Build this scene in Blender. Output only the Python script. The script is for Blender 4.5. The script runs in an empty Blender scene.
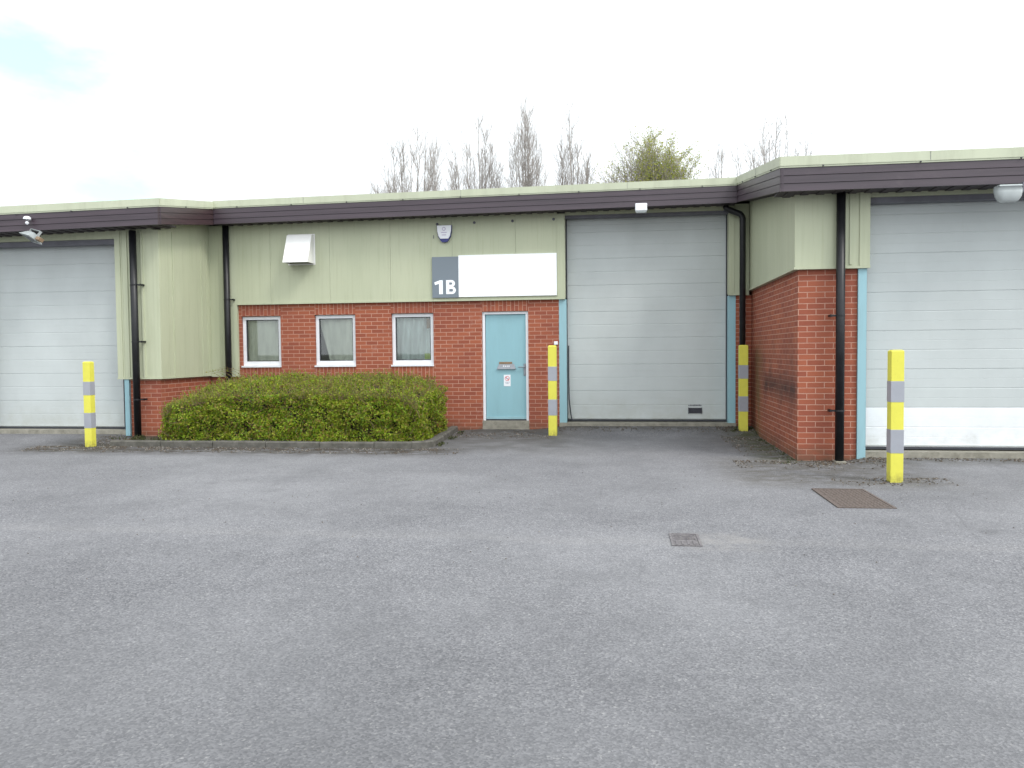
import bpy, math, random
from mathutils import Vector, Matrix, noise
R = math.radians
C = bpy.context.scene.collection
scene = bpy.context.scene

# ---------------------------------------------------------------- camera
cam_d = bpy.data.cameras.new('camera'); cam = bpy.data.objects.new('camera', cam_d); C.objects.link(cam)
cam_d.sensor_width = 36; cam_d.lens = 36*800/1024; cam_d.clip_end = 2000
PITCH, ROLL, YAW = R(2.33), R(0.54), R(7.7)
F0 = Vector((-math.sin(YAW), math.cos(YAW), 0)); R0 = Vector((math.cos(YAW), math.sin(YAW), 0)); U0 = Vector((0, 0, 1))
Fw = F0*math.cos(PITCH)-U0*math.sin(PITCH); U1 = U0*math.cos(PITCH)+F0*math.sin(PITCH)
Rt = R0*math.cos(ROLL)-U1*math.sin(ROLL); Up = U1*math.cos(ROLL)+R0*math.sin(ROLL)
m = Matrix((Rt, Up, -Fw)).transposed().to_4x4(); m.translation = (0, 0, 1.5)
cam.matrix_world = m
scene.camera = cam

# ---------------------------------------------------------------- light
SUN_EL, SUN_AZ = R(48), R(122)       # azimuth from +Y towards +X
sl = bpy.data.lights.new('sun', 'SUN'); sl.energy = 1.5; sl.angle = R(16); sl.color = (1, .965, .91)
so = bpy.data.objects.new('sun', sl); C.objects.link(so)
sd = Vector((math.sin(SUN_AZ)*math.cos(SUN_EL), math.cos(SUN_AZ)*math.cos(SUN_EL), math.sin(SUN_EL)))
so.rotation_euler = sd.to_track_quat('Z', 'Y').to_euler(); so.location = sd*60

w = bpy.data.worlds.new('World'); scene.world = w; w.use_nodes = True
nt = w.node_tree; N = nt.nodes; L = nt.links; N.clear()
out = N.new('ShaderNodeOutputWorld'); bg = N.new('ShaderNodeBackground'); L.new(bg.outputs[0], out.inputs[0])
bg.inputs[1].default_value = 0.12
sky = N.new('ShaderNodeTexSky'); sky.sky_type = 'NISHITA'; sky.sun_disc = False
sky.sun_elevation = SUN_EL; sky.sun_rotation = SUN_AZ; sky.air_density = 1.0; sky.dust_density = 0.6; sky.ozone_density = 0.2
tc = N.new('ShaderNodeTexCoord')
nz = N.new('ShaderNodeTexNoise'); nz.inputs['Scale'].default_value = 4.2; nz.inputs['Detail'].default_value = 7; nz.inputs['Roughness'].default_value = .55
mp = N.new('ShaderNodeMapping'); mp.inputs['Scale'].default_value = (1, 1, 2.2)
L.new(tc.outputs['Generated'], mp.inputs[0]); L.new(mp.outputs[0], nz.inputs[0])
gap = (Fw+Rt*((20-512)/800)-Up*((95-384)/800)).normalized()      # a break in the cloud, upper left of the view
dt = N.new('ShaderNodeVectorMath'); dt.operation = 'DISTANCE'; L.new(tc.outputs['Generated'], dt.inputs[0]); dt.inputs[1].default_value = gap
mr = N.new('ShaderNodeMapRange'); mr.inputs[1].default_value = .0; mr.inputs[2].default_value = .22; mr.inputs[3].default_value = -.15; mr.inputs[4].default_value = .30
L.new(dt.outputs['Value'], mr.inputs[0])
ad = N.new('ShaderNodeMath'); ad.operation = 'ADD'; L.new(nz.outputs['Fac'], ad.inputs[0]); L.new(mr.outputs[0], ad.inputs[1])
cr = N.new('ShaderNodeMapRange'); cr.inputs[1].default_value = .36; cr.inputs[2].default_value = .52; cr.inputs[3].default_value = .50; cr.inputs[4].default_value = 1
L.new(ad.outputs[0], cr.inputs[0])
mx = N.new('ShaderNodeMix'); mx.data_type = 'RGBA'; L.new(cr.outputs[0], mx.inputs[0])
tn_ = N.new('ShaderNodeVectorMath'); tn_.operation = 'MULTIPLY'; L.new(sky.outputs[0], tn_.inputs[0]); tn_.inputs[1].default_value = (1.35, 2.1, 1.3)
L.new(tn_.outputs[0], mx.inputs[6])
mx.inputs[7].default_value = (8.0, 8.45, 8.75, 1)
# the cloud deck is brighter on the sun's side of the sky
dp = N.new('ShaderNodeVectorMath'); dp.operation = 'DOT_PRODUCT'; L.new(tc.outputs['Generated'], dp.inputs[0]); dp.inputs[1].default_value = sd
gr = N.new('ShaderNodeMapRange'); gr.interpolation_type = 'SMOOTHSTEP'; gr.inputs[1].default_value = -.4; gr.inputs[2].default_value = 1; gr.inputs[3].default_value = .95; gr.inputs[4].default_value = 1.9
L.new(dp.outputs['Value'], gr.inputs[0])
ml = N.new('ShaderNodeVectorMath'); ml.operation = 'SCALE'; L.new(mx.outputs[2], ml.inputs[0]); L.new(gr.outputs[0], ml.inputs['Scale'])
L.new(ml.outputs[0], bg.inputs[0])

scene.view_settings.view_transform = 'Standard'; scene.view_settings.look = 'None'
scene.view_settings.gamma = 1; scene.view_settings.use_curve_mapping = False
scene.view_settings.exposure = 0.38
scene.render.engine = 'CYCLES'
scene.render.resolution_x = 1024; scene.render.resolution_y = 768

# ---------------------------------------------------------------- material helpers
class G:
    """tiny node-graph helper"""
    def __init__(s, name):
        s.m = bpy.data.materials.new(name); s.m.use_nodes = True
        s.nt = s.m.node_tree; s.N = s.nt.nodes; s.L = s.nt.links
        s.b = s.N['Principled BSDF']
        s.pos = s.N.new('ShaderNodeNewGeometry')
    def noise(s, scale, detail=4, rough=.55, vec=None, stretch=None):
        n = s.N.new('ShaderNodeTexNoise'); n.inputs['Scale'].default_value = scale
        n.inputs['Detail'].default_value = detail; n.inputs['Roughness'].default_value = rough
        v = vec or s.pos.outputs['Position']
        if stretch:
            mp = s.N.new('ShaderNodeMapping'); mp.inputs['Scale'].default_value = stretch; s.L.new(v, mp.inputs[0]); v = mp.outputs[0]
        s.L.new(v, n.inputs[0]); return n.outputs['Fac']
    def rng(s, v, a, b, c=0, d=1):
        n = s.N.new('ShaderNodeMapRange'); s.L.new(v, n.inputs[0])
        for i, x in enumerate((a, b, c, d)): n.inputs[i+1].default_value = x
        return n.outputs[0]
    def math(s, op, a, b=None):
        n = s.N.new('ShaderNodeMath'); n.operation = op
        for i, x in enumerate((a, b)):
            if x is None: continue
            if isinstance(x, (int, float)): n.inputs[i].default_value = x
            else: s.L.new(x, n.inputs[i])
        return n.outputs[0]
    def mix(s, f, a, b, mode='MIX'):
        n = s.N.new('ShaderNodeMix'); n.data_type = 'RGBA'; n.blend_type = mode
        for i, x in ((0, f), (6, a), (7, b)):
            if isinstance(x, (int, float)): n.inputs[i].default_value = x
            elif isinstance(x, tuple): n.inputs[i].default_value = (*x, 1) if len(x) == 3 else x
            else: s.L.new(x, n.inputs[i])
        return n.outputs[2]
    def bump(s, h, strength=.3, dist=.005):
        n = s.N.new('ShaderNodeBump'); n.inputs['Strength'].default_value = strength; n.inputs['Distance'].default_value = dist
        s.L.new(h, n.inputs['Height']); s.L.new(n.outputs[0], s.b.inputs['Normal'])
    def sep(s):
        n = s.N.new('ShaderNodeSeparateXYZ'); s.L.new(s.pos.outputs['Position'], n.inputs[0]); return n.outputs
    def box(s, axis_ranges, soft):
        """smooth mask that is 1 inside world ranges {axis:(lo,hi)}"""
        o = s.sep(); r = None
        for ax, (lo, hi) in axis_ranges.items():
            a = s.rng(o[ax], lo-soft, lo+soft); b = s.rng(o[ax], hi-soft, hi+soft, 1, 0)
            t = s.math('MULTIPLY', a, b); r = t if r is None else s.math('MULTIPLY', r, t)
        return r
    def done(s, col, rough=.6, spec=.4, metal=0):
        if isinstance(col, tuple): s.b.inputs['Base Color'].default_value = (*col, 1)
        else: s.L.new(col, s.b.inputs['Base Color'])
        if isinstance(rough, (int, float)): s.b.inputs['Roughness'].default_value = rough
        else: s.L.new(rough, s.b.inputs['Roughness'])
        s.b.inputs['Specular IOR Level'].default_value = spec; s.b.inputs['Metallic'].default_value = metal
        return s.m

def plain(name, col, rough=.5, var=.12, scale=6, spec=.4, metal=0, dirt=None, dirt_amt=.3, bump=0, streak=False):
    g = G(name)
    n = g.noise(scale, 5, .6, stretch=(1, 1, .18) if streak else None)
    lo = tuple(c*(1-var) for c in col); hi = tuple(min(1, c*(1+var)) for c in col)
    c = g.mix(g.rng(n, .3, .7), lo, hi)
    if dirt:
        d = g.noise(scale*.7+1.3, 6, .7, stretch=(1.7, 1.7, .25) if streak else None)
        c = g.mix(g.rng(d, .48, .8, 0, dirt_amt), c, dirt)
    if bump: g.bump(g.noise(60, 3), bump, .002)
    return g.done(c, rough, spec, metal)

M = {}
def brick(name, sooty=False):
    g = G(name)
    uv = g.N.new('ShaderNodeUVMap')
    bt = g.N.new('ShaderNodeTexBrick'); g.L.new(uv.outputs[0], bt.inputs[0])
    bt.inputs['Scale'].default_value = 1; bt.offset = .5; bt.inputs['Brick Width'].default_value = .225
    bt.inputs['Row Height'].default_value = .075; bt.inputs['Mortar Size'].default_value = .0062; bt.inputs['Mortar Smooth'].default_value = .25
    bt.inputs['Bias'].default_value = -.1
    bt.inputs['Color1'].default_value = (.33, .098, .050, 1); bt.inputs['Color2'].default_value = (.235, .064, .038, 1)
    bt.inputs['Mortar'].default_value = (.50, .285, .21, 1)
    c = bt.outputs['Color']
    n = g.noise(28, 4, .7)
    c = g.mix(g.rng(n, .3, .75, 0, .25), c, (.34, .11, .07))
    big = g.noise(.9, 4)
    c = g.mix(g.rng(big, .35, .7, 0, .35), c, (.17, .055, .045))
    efl = g.noise(3.1, 6, .75)
    c = g.mix(g.rng(efl, .62, .8, 0, .35), c, (.45, .33, .29))
    low = g.box({2: (-.3, .12)}, .12)
    c = g.mix(g.math('MULTIPLY', low, g.rng(g.noise(7, 4), .3, .6, .1, .8)), c, (.10, .075, .05))
    if sooty:
        soot = g.math('MULTIPLY', g.box({2: (.79, 1.07), 1: (11.2, 13.7)}, .13), g.rng(g.noise(3.5, 6, .7), .3, .58, .3, 1))
        c = g.mix(g.math('MULTIPLY', soot, .85), c, (.028, .022, .022))
        faint = g.math('MULTIPLY', g.box({2: (.6, 1.5), 1: (11.2, 14.3)}, .3), g.rng(g.noise(1.7, 5), .4, .65))
        c = g.mix(g.math('MULTIPLY', faint, .5), c, (.09, .045, .035))
        alg = g.math('MULTIPLY', g.box({2: (-.2, 1.6), 1: (13.9, 14.6)}, .25), g.rng(g.noise(2.2, 5), .3, .6))
        c = g.mix(g.math('MULTIPLY', alg, .6), c, (.09, .085, .035))
    h = g.math('MULTIPLY', bt.outputs['Fac'], -1)
    h = g.math('ADD', h, g.math('MULTIPLY', g.noise(70, 3), .35))
    g.bump(h, .6, .006)
    return g.done(c, .8, .25)
M['brick'] = brick('red_brick'); M['brick_sooty'] = brick('red_brick_sooty', True)

def cladding():
    g = G('green_cladding')
    n = g.noise(1.1, 5, .6, stretch=(1, 1, .3))
    c = g.mix(g.rng(n, .3, .7), (.395, .42, .295), (.455, .475, .34))
    s = g.noise(9, 5, .7, stretch=(2.2, 2.2, .08))
    c = g.mix(g.rng(s, .5, .8, 0, .42), c, (.27, .28, .17))
    f = g.noise(1.6, 6, .7)
    c = g.mix(g.rng(f, .55, .8, 0, .25), c, (.52, .54, .42))
    # fine vertical micro-ribs of the sheet
    wv = g.N.new('ShaderNodeTexWave'); wv.bands_direction = 'DIAGONAL'; wv.inputs['Scale'].default_value = 5.5
    mp = g.N.new('ShaderNodeMapping'); mp.inputs['Scale'].default_value = (1, 1, 0); g.L.new(g.pos.outputs['Position'], mp.inputs[0]); g.L.new(mp.outputs[0], wv.inputs[0])
    g.bump(wv.outputs['Fac'], .12, .002)
    return g.done(c, .5, .35)
M['clad'] = cladding()
M['trim'] = plain('pale_green_trim', (.46, .485, .36), .45, .06, 2, dirt=(.22, .22, .15), dirt_amt=.35, streak=True)

def boards():
    g = G('brown_fascia_board')
    n = g.noise(2.2, 6, .65, stretch=(.25, .25, 6))
    c = g.mix(g.rng(n, .3, .7), (.031, .0205, .028), (.060, .041, .053))
    d = g.noise(5, 6, .75)
    c = g.mix(g.rng(d, .58, .8, 0, .4), c, (.10, .08, .082))
    g.bump(n, .25, .003)
    return g.done(c, .42, .5)
M['board'] = boards()
def redboards():
    g = G('red_brown_fascia_board')
    n = g.noise(2.2, 6, .65, stretch=(.25, .25, 6))
    c = g.mix(g.rng(n, .3, .7), (.026, .015, .017), (.052, .029, .031))
    d = g.noise(9, 6, .75, stretch=(1, 1, 3))
    c = g.mix(g.rng(d, .6, .78, 0, .5), c, (.14, .11, .10))
    return g.done(c, .36, .5)
M['board_red'] = redboards()
M['soffit'] = plain('dark_soffit', (.05, .042, .045), .7, .2, 5)
M['roof'] = plain('roof_sheet', (.32, .33, .28), .6, .12, 1.5)
def doormat(name, col, streaks=.3):
    g = G(name)
    n = g.noise(1.0, 5, .6, stretch=(1.4, 1, 1))
    c = g.mix(g.rng(n, .3, .7), tuple(x*.93 for x in col), tuple(min(1, x*1.04) for x in col))
    s = g.noise(6, 6, .75, stretch=(2.5, 2.5, .12))
    c = g.mix(g.rng(s, .6, .9, 0, streaks*.6), c, (.30, .30, .25))
    lo = g.math('MULTIPLY', g.box({2: (.0, .45)}, .3), g.rng(g.noise(5, 6, .7), .35, .7, 0, .45))
    c = g.mix(lo, c, (.30, .29, .22))
    return g.done(c, .62, .25)
M['rdoor'] = doormat('grey_sectional_door', (.475, .505, .50)); M['rdoor_white'] = doormat('white_door_panel', (.74, .76, .78), .12)
M['blue'] = plain('pale_blue_paint', (.27, .45, .50), .45, .05, 3, dirt=(.16, .2, .2), dirt_amt=.3, streak=True)
M['bluedoor'] = plain('door_blue_paint', (.235, .42, .47), .4, .04, 2, dirt=(.16, .25, .27), dirt_amt=.25, streak=True)
M['navy'] = plain('navy_seal', (.03, .035, .06), .6)
M['seal'] = plain('grey_black_seal', (.04, .042, .05), .7)
M['white'] = plain('white_plastic', (.74, .75, .78), .35, .03, 4)
M['upvc'] = plain('white_window_frame', (.72, .73, .76), .35, .04, 6, dirt=(.35, .34, .3), dirt_amt=.35)
M['hood'] = plain('white_hood_metal', (.82, .81, .79), .4, .03, 4)
M['signwhite'] = plain('sign_white', (.86, .88, .9), .3, .01, 2)
M['signgrey'] = plain('sign_grey', (.16, .19, .22), .35, .03, 2)
M['black'] = plain('black_pipe', (.007, .007, .009), .42, .3, 8, spec=.4, dirt=(.035, .035, .035), dirt_amt=.4)
M['steel'] = plain('brushed_steel', (.24, .25, .27), .45, .1, 20, metal=.5)
M['dark'] = plain('dark_metal', (.035, .035, .045), .5, .2, 10)
M['header'] = plain('grey_header_channel', (.12, .12, .14), .5, .2, 4)
M['concrete'] = plain('sill_concrete', (.25, .235, .195), .85, .2, 9, dirt=(.10, .09, .065), dirt_amt=.8, bump=.4)
M['kerb'] = plain('kerb_concrete', (.10, .094, .082), .9, .35, 8, dirt=(.05, .05, .035), dirt_amt=.9, bump=.5)
M['soil'] = plain('bed_soil', (.06, .045, .03), .95, .4, 25, bump=.8)
def bolpaint(name, col, dirt):
    g = G(name)
    c = g.mix(g.rng(g.noise(9, 5, .6), .3, .7), tuple(x*.92 for x in col), col)
    c = g.mix(g.rng(g.noise(22, 6, .8), .60, .72, 0, .6), c, dirt)
    lo = g.math('MULTIPLY', g.box({2: (-.3, .06)}, .06), g.rng(g.noise(25, 4), .35, .65, .1, .8))
    c = g.mix(lo, c, (.16, .13, .05))
    return g.done(c, .5, .35)
M['yellow'] = bolpaint('yellow_paint', (.66, .62, .085), (.36, .30, .07)); M['band'] = plain('grey_reflective_band', (.30, .31, .345), .3, .05, 8, spec=.6)
M['iron'] = plain('rusty_iron_cover', (.098, .076, .066), .8, .35, 30, dirt=(.14, .12, .11), dirt_amt=.6, bump=.7)
M['ironlight'] = plain('grey_iron_cover', (.12, .11, .115), .75, .4, 30, dirt=(.25, .24, .22), dirt_amt=.6, bump=.7)
M['navyblue'] = plain('alarm_blue', (.025, .03, .16), .35)
M['palered'] = plain('notice_red', (.6, .12, .13), .5, .05, 4); M['paleink'] = plain('notice_grey_ink', (.35, .38, .45), .5, .05, 4)
M['tan'] = plain('brown_slot', (.22, .15, .09), .6, .2, 12); M['note'] = plain('pale_paper', (.72, .74, .66), .7, .04, 6)
M['greennote'] = plain('green_paper', (.5, .62, .25), .7, .04, 6)
M['lens'] = plain('clear_lens', (.42, .45, .45), .15, .06, 12, spec=.7)
M['alu'] = plain('floodlight_housing', (.42, .45, .45), .35, .08, 6, metal=.3)
M['dusk'] = plain('interior_wall', (.25, .25, .24), .9)

def curtain(name, col):
    g = G(name)
    c = g.mix(g.rng(g.noise(2.5, 4, .6, stretch=(3, 1, .6)), .3, .7), tuple(x*.72 for x in col), col)
    return g.done(c, .9, .1)
M['blind1'] = curtain('green_grey_blind', (.78, .80, .70)); M['blind2'] = curtain('grey_curtain', (.80, .82, .74)); M['blind3'] = curtain('blue_grey_curtain', (.76, .84, .86))

def glass():
    g = G('window_glass'); g.N.remove(g.b)
    tr = g.N.new('ShaderNodeBsdfTransparent'); tr.inputs[0].default_value = (.93, .95, .93, 1)
    gl = g.N.new('ShaderNodeBsdfGlossy'); gl.inputs['Roughness'].default_value = .02
    fr = g.N.new('ShaderNodeFresnel'); fr.inputs[0].default_value = 1.55
    f = g.math('MULTIPLY', fr.outputs[0], 1.7)
    ms = g.N.new('ShaderNodeMixShader'); g.L.new(f, ms.inputs[0]); g.L.new(tr.outputs[0], ms.inputs[1]); g.L.new(gl.outputs[0], ms.inputs[2])
    g.L.new(ms.outputs[0], g.N['Material Output'].inputs[0])
    return g.m
M['glass'] = glass()

def asphalt():
    g = G('worn_asphalt')
    fine = g.noise(60, 4, .8)
    vor = g.N.new('ShaderNodeTexVoronoi'); vor.inputs['Scale'].default_value = 98; g.L.new(g.pos.outputs['Position'], vor.inputs[0])
    sp = g.N.new('ShaderNodeSeparateColor'); g.L.new(vor.outputs['Color'], sp.inputs[0])
    c = g.mix(sp.outputs[0], (.060, .060, .068), (.235, .232, .243))
    c = g.mix(g.rng(sp.outputs[1], .95, .98, 0, .6), c, (.42, .41, .40))
    c = g.mix(g.rng(sp.outputs[2], .88, .92, 0, .85), c, (.035, .035, .042))
    c = g.mix(g.rng(fine, .38, .66, 0, .55), c, (.085, .085, .093))
    big = g.noise(.30, 6, .6)
    c = g.mix(g.rng(big, .32, .7, .05, .5), c, (.275, .274, .282))
    mid = g.noise(1.1, 6, .65, stretch=(1, .8, 1))
    c = g.mix(g.rng(mid, .45, .75, 0, .45), c, (.088, .088, .094))
    small = g.noise(6, 6, .8)
    c = g.mix(g.rng(small, .5, .75, 0, .3), c, (.07, .07, .075))
    wob = g.noise(1.3, 5, .7)
    cv = g.N.new('ShaderNodeTexVoronoi'); cv.feature = 'DISTANCE_TO_EDGE'; cv.inputs['Scale'].default_value = .28
    wv_ = g.N.new('ShaderNodeVectorMath'); wv_.operation = 'SCALE'; g.L.new(g.pos.outputs['Position'], wv_.inputs[0]); g.L.new(g.rng(wob, 0, 1, .93, 1.07), wv_.inputs['Scale'])
    g.L.new(wv_.outputs[0], cv.inputs[0])
    crack = g.math('MULTIPLY', g.rng(cv.outputs['Distance'], .0, .0035, 1, 0), g.rng(g.noise(.45, 2), .52, .6))
    c = g.mix(g.math('MULTIPLY', crack, .22), c, (.05, .05, .05))
    drip = g.N.new('ShaderNodeTexVoronoi'); drip.inputs['Scale'].default_value = .9; g.L.new(g.pos.outputs['Position'], drip.inputs[0])
    dr = g.math('MULTIPLY', g.rng(g.math('ADD', drip.outputs['Distance'], g.math('MULTIPLY', g.noise(9, 4), .12)), .11, .19, 1, 0), g.rng(g.noise(.7, 2), .5, .6))
    c = g.mix(g.math('MULTIPLY', dr, .35), c, (.05, .05, .052))
    # darker, younger tarmac strip along the buildings
    o = g.sep()
    jog = g.math('ADD', o[1], g.math('MULTIPLY', g.noise(.8, 4), 1.4))
    nearb = g.math('MULTIPLY', g.rng(jog, 12.0, 13.2), g.rng(g.noise(2.3, 5), .3, .6, .25, .75))
    worn = g.math('MULTIPLY', g.box({0: (-.6, 1.4)}, .5), .75)       # the wheel path into the bay is polished paler
    worn2 = g.rng(o[0], -9.9, -9.1, .8, 0)
    nearb = g.math('MULTIPLY', nearb, g.math('SUBTRACT', 1, g.math('MAXIMUM', worn, worn2)))
    c = g.mix(nearb, c, (.075, .072, .070))
    frontw = g.math('ADD', o[1], g.math('MULTIPLY', g.noise(.6, 4), 3))
    c = g.mix(g.rng(frontw, 4.2, 7.5, .40, 0), c, (.085, .085, .088))
    # faint seam between two laid strips
    seam = g.math('ADD', o[1], g.math('MULTIPLY', g.noise(1.1, 3), .35))
    sm = g.math('MULTIPLY', g.rng(seam, 6.38, 6.46), g.rng(seam, 6.5, 6.75, 1, 0))
    c = g.mix(g.math('MULTIPLY', sm, .10), c, (.30, .29, .28))
    # pale mortar haunching around the small cover
    pm = g.math('MULTIPLY', g.box({0: (.45, 1.1), 1: (6.12, 6.62)}, .14), g.rng(g.noise(6, 5), .35, .6))
    c = g.mix(g.math('MULTIPLY', pm, .28), c, (.34, .32, .30))
    # dirt and moss collecting along kerb, walls and posts
    dirt = g.rng(g.noise(5, 6, .75, stretch=(.5, 1, 1)), .36, .56)
    def line(rr, soft, amt, colr):
        nonlocal c
        c = g.mix(g.math('MULTIPLY', g.math('MULTIPLY', g.box(rr, soft), dirt), amt), c, colr)
    line({0: (-9.6, -2.5), 1: (11.35, 12.4)}, .35, 1.0, (.04, .033, .026))
    line({0: (-9.2, -8.1), 1: (11.6, 12.9)}, .3, .8, (.05, .045, .035))
    line({0: (1.9, 2.6), 1: (11.0, 15.2)}, .22, .95, (.05, .055, .025))
    line({0: (1.3, 3.6), 1: (9.1, 11.3)}, .3, .6, (.06, .052, .038))
    line({0: (2.6, 5.5), 1: (10.7, 11.4)}, .15, .6, (.07, .066, .055))
    line({0: (-3.2, 2.4), 1: (14.5, 15.3)}, .2, .8, (.05, .045, .038))
    line({0: (-3.0, -1.2), 1: (13.2, 15.0)}, .4, .7, (.055, .05, .045))
    h = g.math('ADD', g.math('MULTIPLY', fine, .6), vor.outputs['Distance'])
    g.bump(h, .4, .005)
    return g.done(c, .88, .3)
M['asphalt'] = asphalt()
M['grass'] = plain('grass_ground', (.075, .08, .055), .95, .3, 2)

def leaf(name, cols, trans=.25):
    g = G(name)
    cr = g.N.new('ShaderNodeValToRGB'); g.L.new(g.pos.outputs['Random Per Island'], cr.inputs[0])
    e = cr.color_ramp; e.interpolation = 'CONSTANT'
    while len(e.elements) < len(cols): e.elements.new(.5)
    for i, c in enumerate(cols): e.elements[i].position = i/len(cols); e.elements[i].color = (*c, 1)
    cl = g.mix(g.rng(g.noise(1.6, 4), .35, .65, 0, .35 if 'hedge' in name else 0), cr.outputs[0], (.27, .31, .02))
    g.done(cl, .5, .35)
    t = g.N.new('ShaderNodeBsdfTranslucent'); g.L.new(cl, t.inputs[0])
    ms = g.N.new('ShaderNodeMixShader'); ms.inputs[0].default_value = trans
    g.L.new(g.b.outputs[0], ms.inputs[1]); g.L.new(t.outputs[0], ms.inputs[2]); g.L.new(ms.outputs[0], g.N['Material Output'].inputs[0])
    return g.m
M['leaf'] = leaf('hedge_leaves', [(.22, .33, .014), (.29, .37, .018), (.13, .24, .014), (.36, .40, .035), (.07, .12, .012), (.21, .14, .035), (.17, .30, .014), (.29, .23, .05)], .35)
M['treeleaf'] = leaf('spring_leaves', [(.31, .34, .05), (.36, .37, .07), (.24, .29, .05), (.38, .36, .10)], .45)
M['stem'] = plain('hedge_stems', (.19, .13, .07), .8, .3, 30)
M['bark'] = plain('grey_bark', (.31, .285, .265), .9, .25, 12)
M['twigs'] = plain('pale_twigs', (.33, .30, .28), .9, .2, 12)
M['debris'] = leaf('dead_leaves_and_grit', [(.07, .05, .032), (.09, .08, .068), (.045, .034, .025), (.19, .175, .155), (.08, .055, .035)], .05)
M['weed'] = leaf('weed_leaves', [(.05, .065, .018), (.08, .085, .03), (.04, .045, .018)])

# ---------------------------------------------------------------- mesh helpers
class MB:
    def __init__(s): s.v = []; s.f = []; s.sw = False; s.uvswap = set()
    def add(s, vs, fs):
        o = len(s.v); s.v += [tuple(p) for p in vs]; s.f += [tuple(i+o for i in f) for f in fs]; return s
    def box(s, x0, x1, y0, y1, z0, z1):
        return s.hexa([(x0, y0, z0), (x1, y0, z0), (x1, y1, z0), (x0, y1, z0), (x0, y0, z1), (x1, y0, z1), (x1, y1, z1), (x0, y1, z1)])
    def hexa(s, p):
        return s.add(p, [(0, 3, 2, 1), (4, 5, 6, 7), (0, 1, 5, 4), (1, 2, 6, 5), (2, 3, 7, 6), (3, 0, 4, 7)])
    def bevbox(s, x0, x1, y0, y1, z0, z1, b):
        """box with chamfered vertical and horizontal edges"""
        vs = []
        for z, i in ((z0, b), (z0+b, 0), (z1-b, 0), (z1, b)):
            for (x, y) in ((x0+i+b, y0+i), (x1-i-b, y0+i), (x1-i, y0+i+b), (x1-i, y1-i-b), (x1-i-b, y1-i), (x0+i+b, y1-i), (x0+i, y1-i-b), (x0+i, y0+i+b)): vs.append((x, y, z))
        fs = [tuple(range(7, -1, -1)), tuple(range(24, 32))]
        for k in range(3):
            for j in range(8): a = k*8+j; b2 = k*8+(j+1) % 8; fs.append((a, b2, b2+8, a+8))
        return s.add(vs, fs)
    def prism(s, poly, a, d):
        """poly (x,z) outline extruded along y from a to a+d (or any plane through the function given)"""
        n = len(poly); vs = [(x, a, z) for x, z in poly]+[(x, a+d, z) for x, z in poly]
        return s.add(vs, [tuple(range(n)), tuple(range(2*n-1, n-1, -1))]+[(i, i+n, (i+1) % n+n, (i+1) % n) for i in range(n)])
    def tube(s, pts, r, seg=10, cap=True):
        pts = [Vector(p) for p in pts]; rr = r if isinstance(r, (list, tuple)) else [r]*len(pts)
        rings = []; vs = []
        for i, p in enumerate(pts):
            d = (pts[min(i+1, len(pts)-1)]-pts[max(i-1, 0)]).normalized()
            if i == 0:
                a = d.cross(Vector((0, 0, 1)));
                if a.length < .05: a = Vector((1, 0, 0))
                a.normalize()
            else:
                a = (a-d*a.dot(d)); a = a.normalized() if a.length > 1e-6 else Vector((1, 0, 0))
            b = d.cross(a)
            for k in range(seg):
                t = 2*math.pi*k/seg; vs.append(p+(a*math.cos(t)+b*math.sin(t))*rr[i])
        fs = [(i*seg+k, i*seg+(k+1) % seg, (i+1)*seg+(k+1) % seg, (i+1)*seg+k) for i in range(len(pts)-1) for k in range(seg)]
        if cap: fs += [tuple(range(seg-1, -1, -1)), tuple((len(pts)-1)*seg+k for k in range(seg))]
        return s.add(vs, fs)
    def lathe(s, prof, c=(0, 0, 0), seg=20, axis='Z'):
        vs = []
        for r, z in prof:
            for k in range(seg):
                t = 2*math.pi*k/seg
                p = (r*math.cos(t), r*math.sin(t), z) if axis == 'Z' else (r*math.cos(t), z, r*math.sin(t))
                vs.append((p[0]+c[0], p[1]+c[1], p[2]+c[2]))
        n = len(prof)
        fs = [(i*seg+k, i*seg+(k+1) % seg, (i+1)*seg+(k+1) % seg, (i+1)*seg+k) for i in range(n-1) for k in range(seg)]
        fs += [tuple(range(seg)), tuple((n-1)*seg+k for k in range(seg))]
        return s.add(vs, fs)
    def build(s, name, mat, parent=None, smooth=False, swap=False):
        me = bpy.data.meshes.new(name)
        org = Vector(ORIGIN.get(parent.name, (0, 0, 0))) if parent else Vector((0, 0, 0))
        wv = [Vector(p) for p in s.v]
        me.from_pydata([p-org for p in wv], [], s.f)
        uv = me.uv_layers.new(name='UVMap')
        if len(me.polygons) < 40000:
            for p in me.polygons:
                n = p.normal; ax = max(range(3), key=lambda i: abs(n[i]))
                for li in p.loop_indices:
                    q = wv[me.loops[li].vertex_index]
                    a, b = ((q.y, q.z), (q.x, q.z), (q.x, q.y))[ax]
                    uv.data[li].uv = (b*1.0, a) if swap else (a, b)
        if smooth: me.polygons.foreach_set('use_smooth', [True]*len(me.polygons))
        me.materials.append(mat); me.update()
        o = bpy.data.objects.new(name, me); C.objects.link(o)
        if parent:
            o.parent = parent; ORIGIN[o.name] = tuple(org)
        return o
ORIGIN = {}
def tag(o, label=None, cat=None, group=None, kind=None):
    if label: o['label'] = label
    if cat: o['category'] = cat
    if group: o['group'] = group
    if kind: o['kind'] = kind
    return o
def thing(name, loc, label, cat, group=None, local=False, rot=None):
    o = bpy.data.objects.new(name, None); o.empty_display_size = .2; C.objects.link(o); o.location = loc
    if rot: o.rotation_euler = rot
    ORIGIN[o.name] = (0, 0, 0) if local else tuple(loc)
    return tag(o, label, cat, group)
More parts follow.
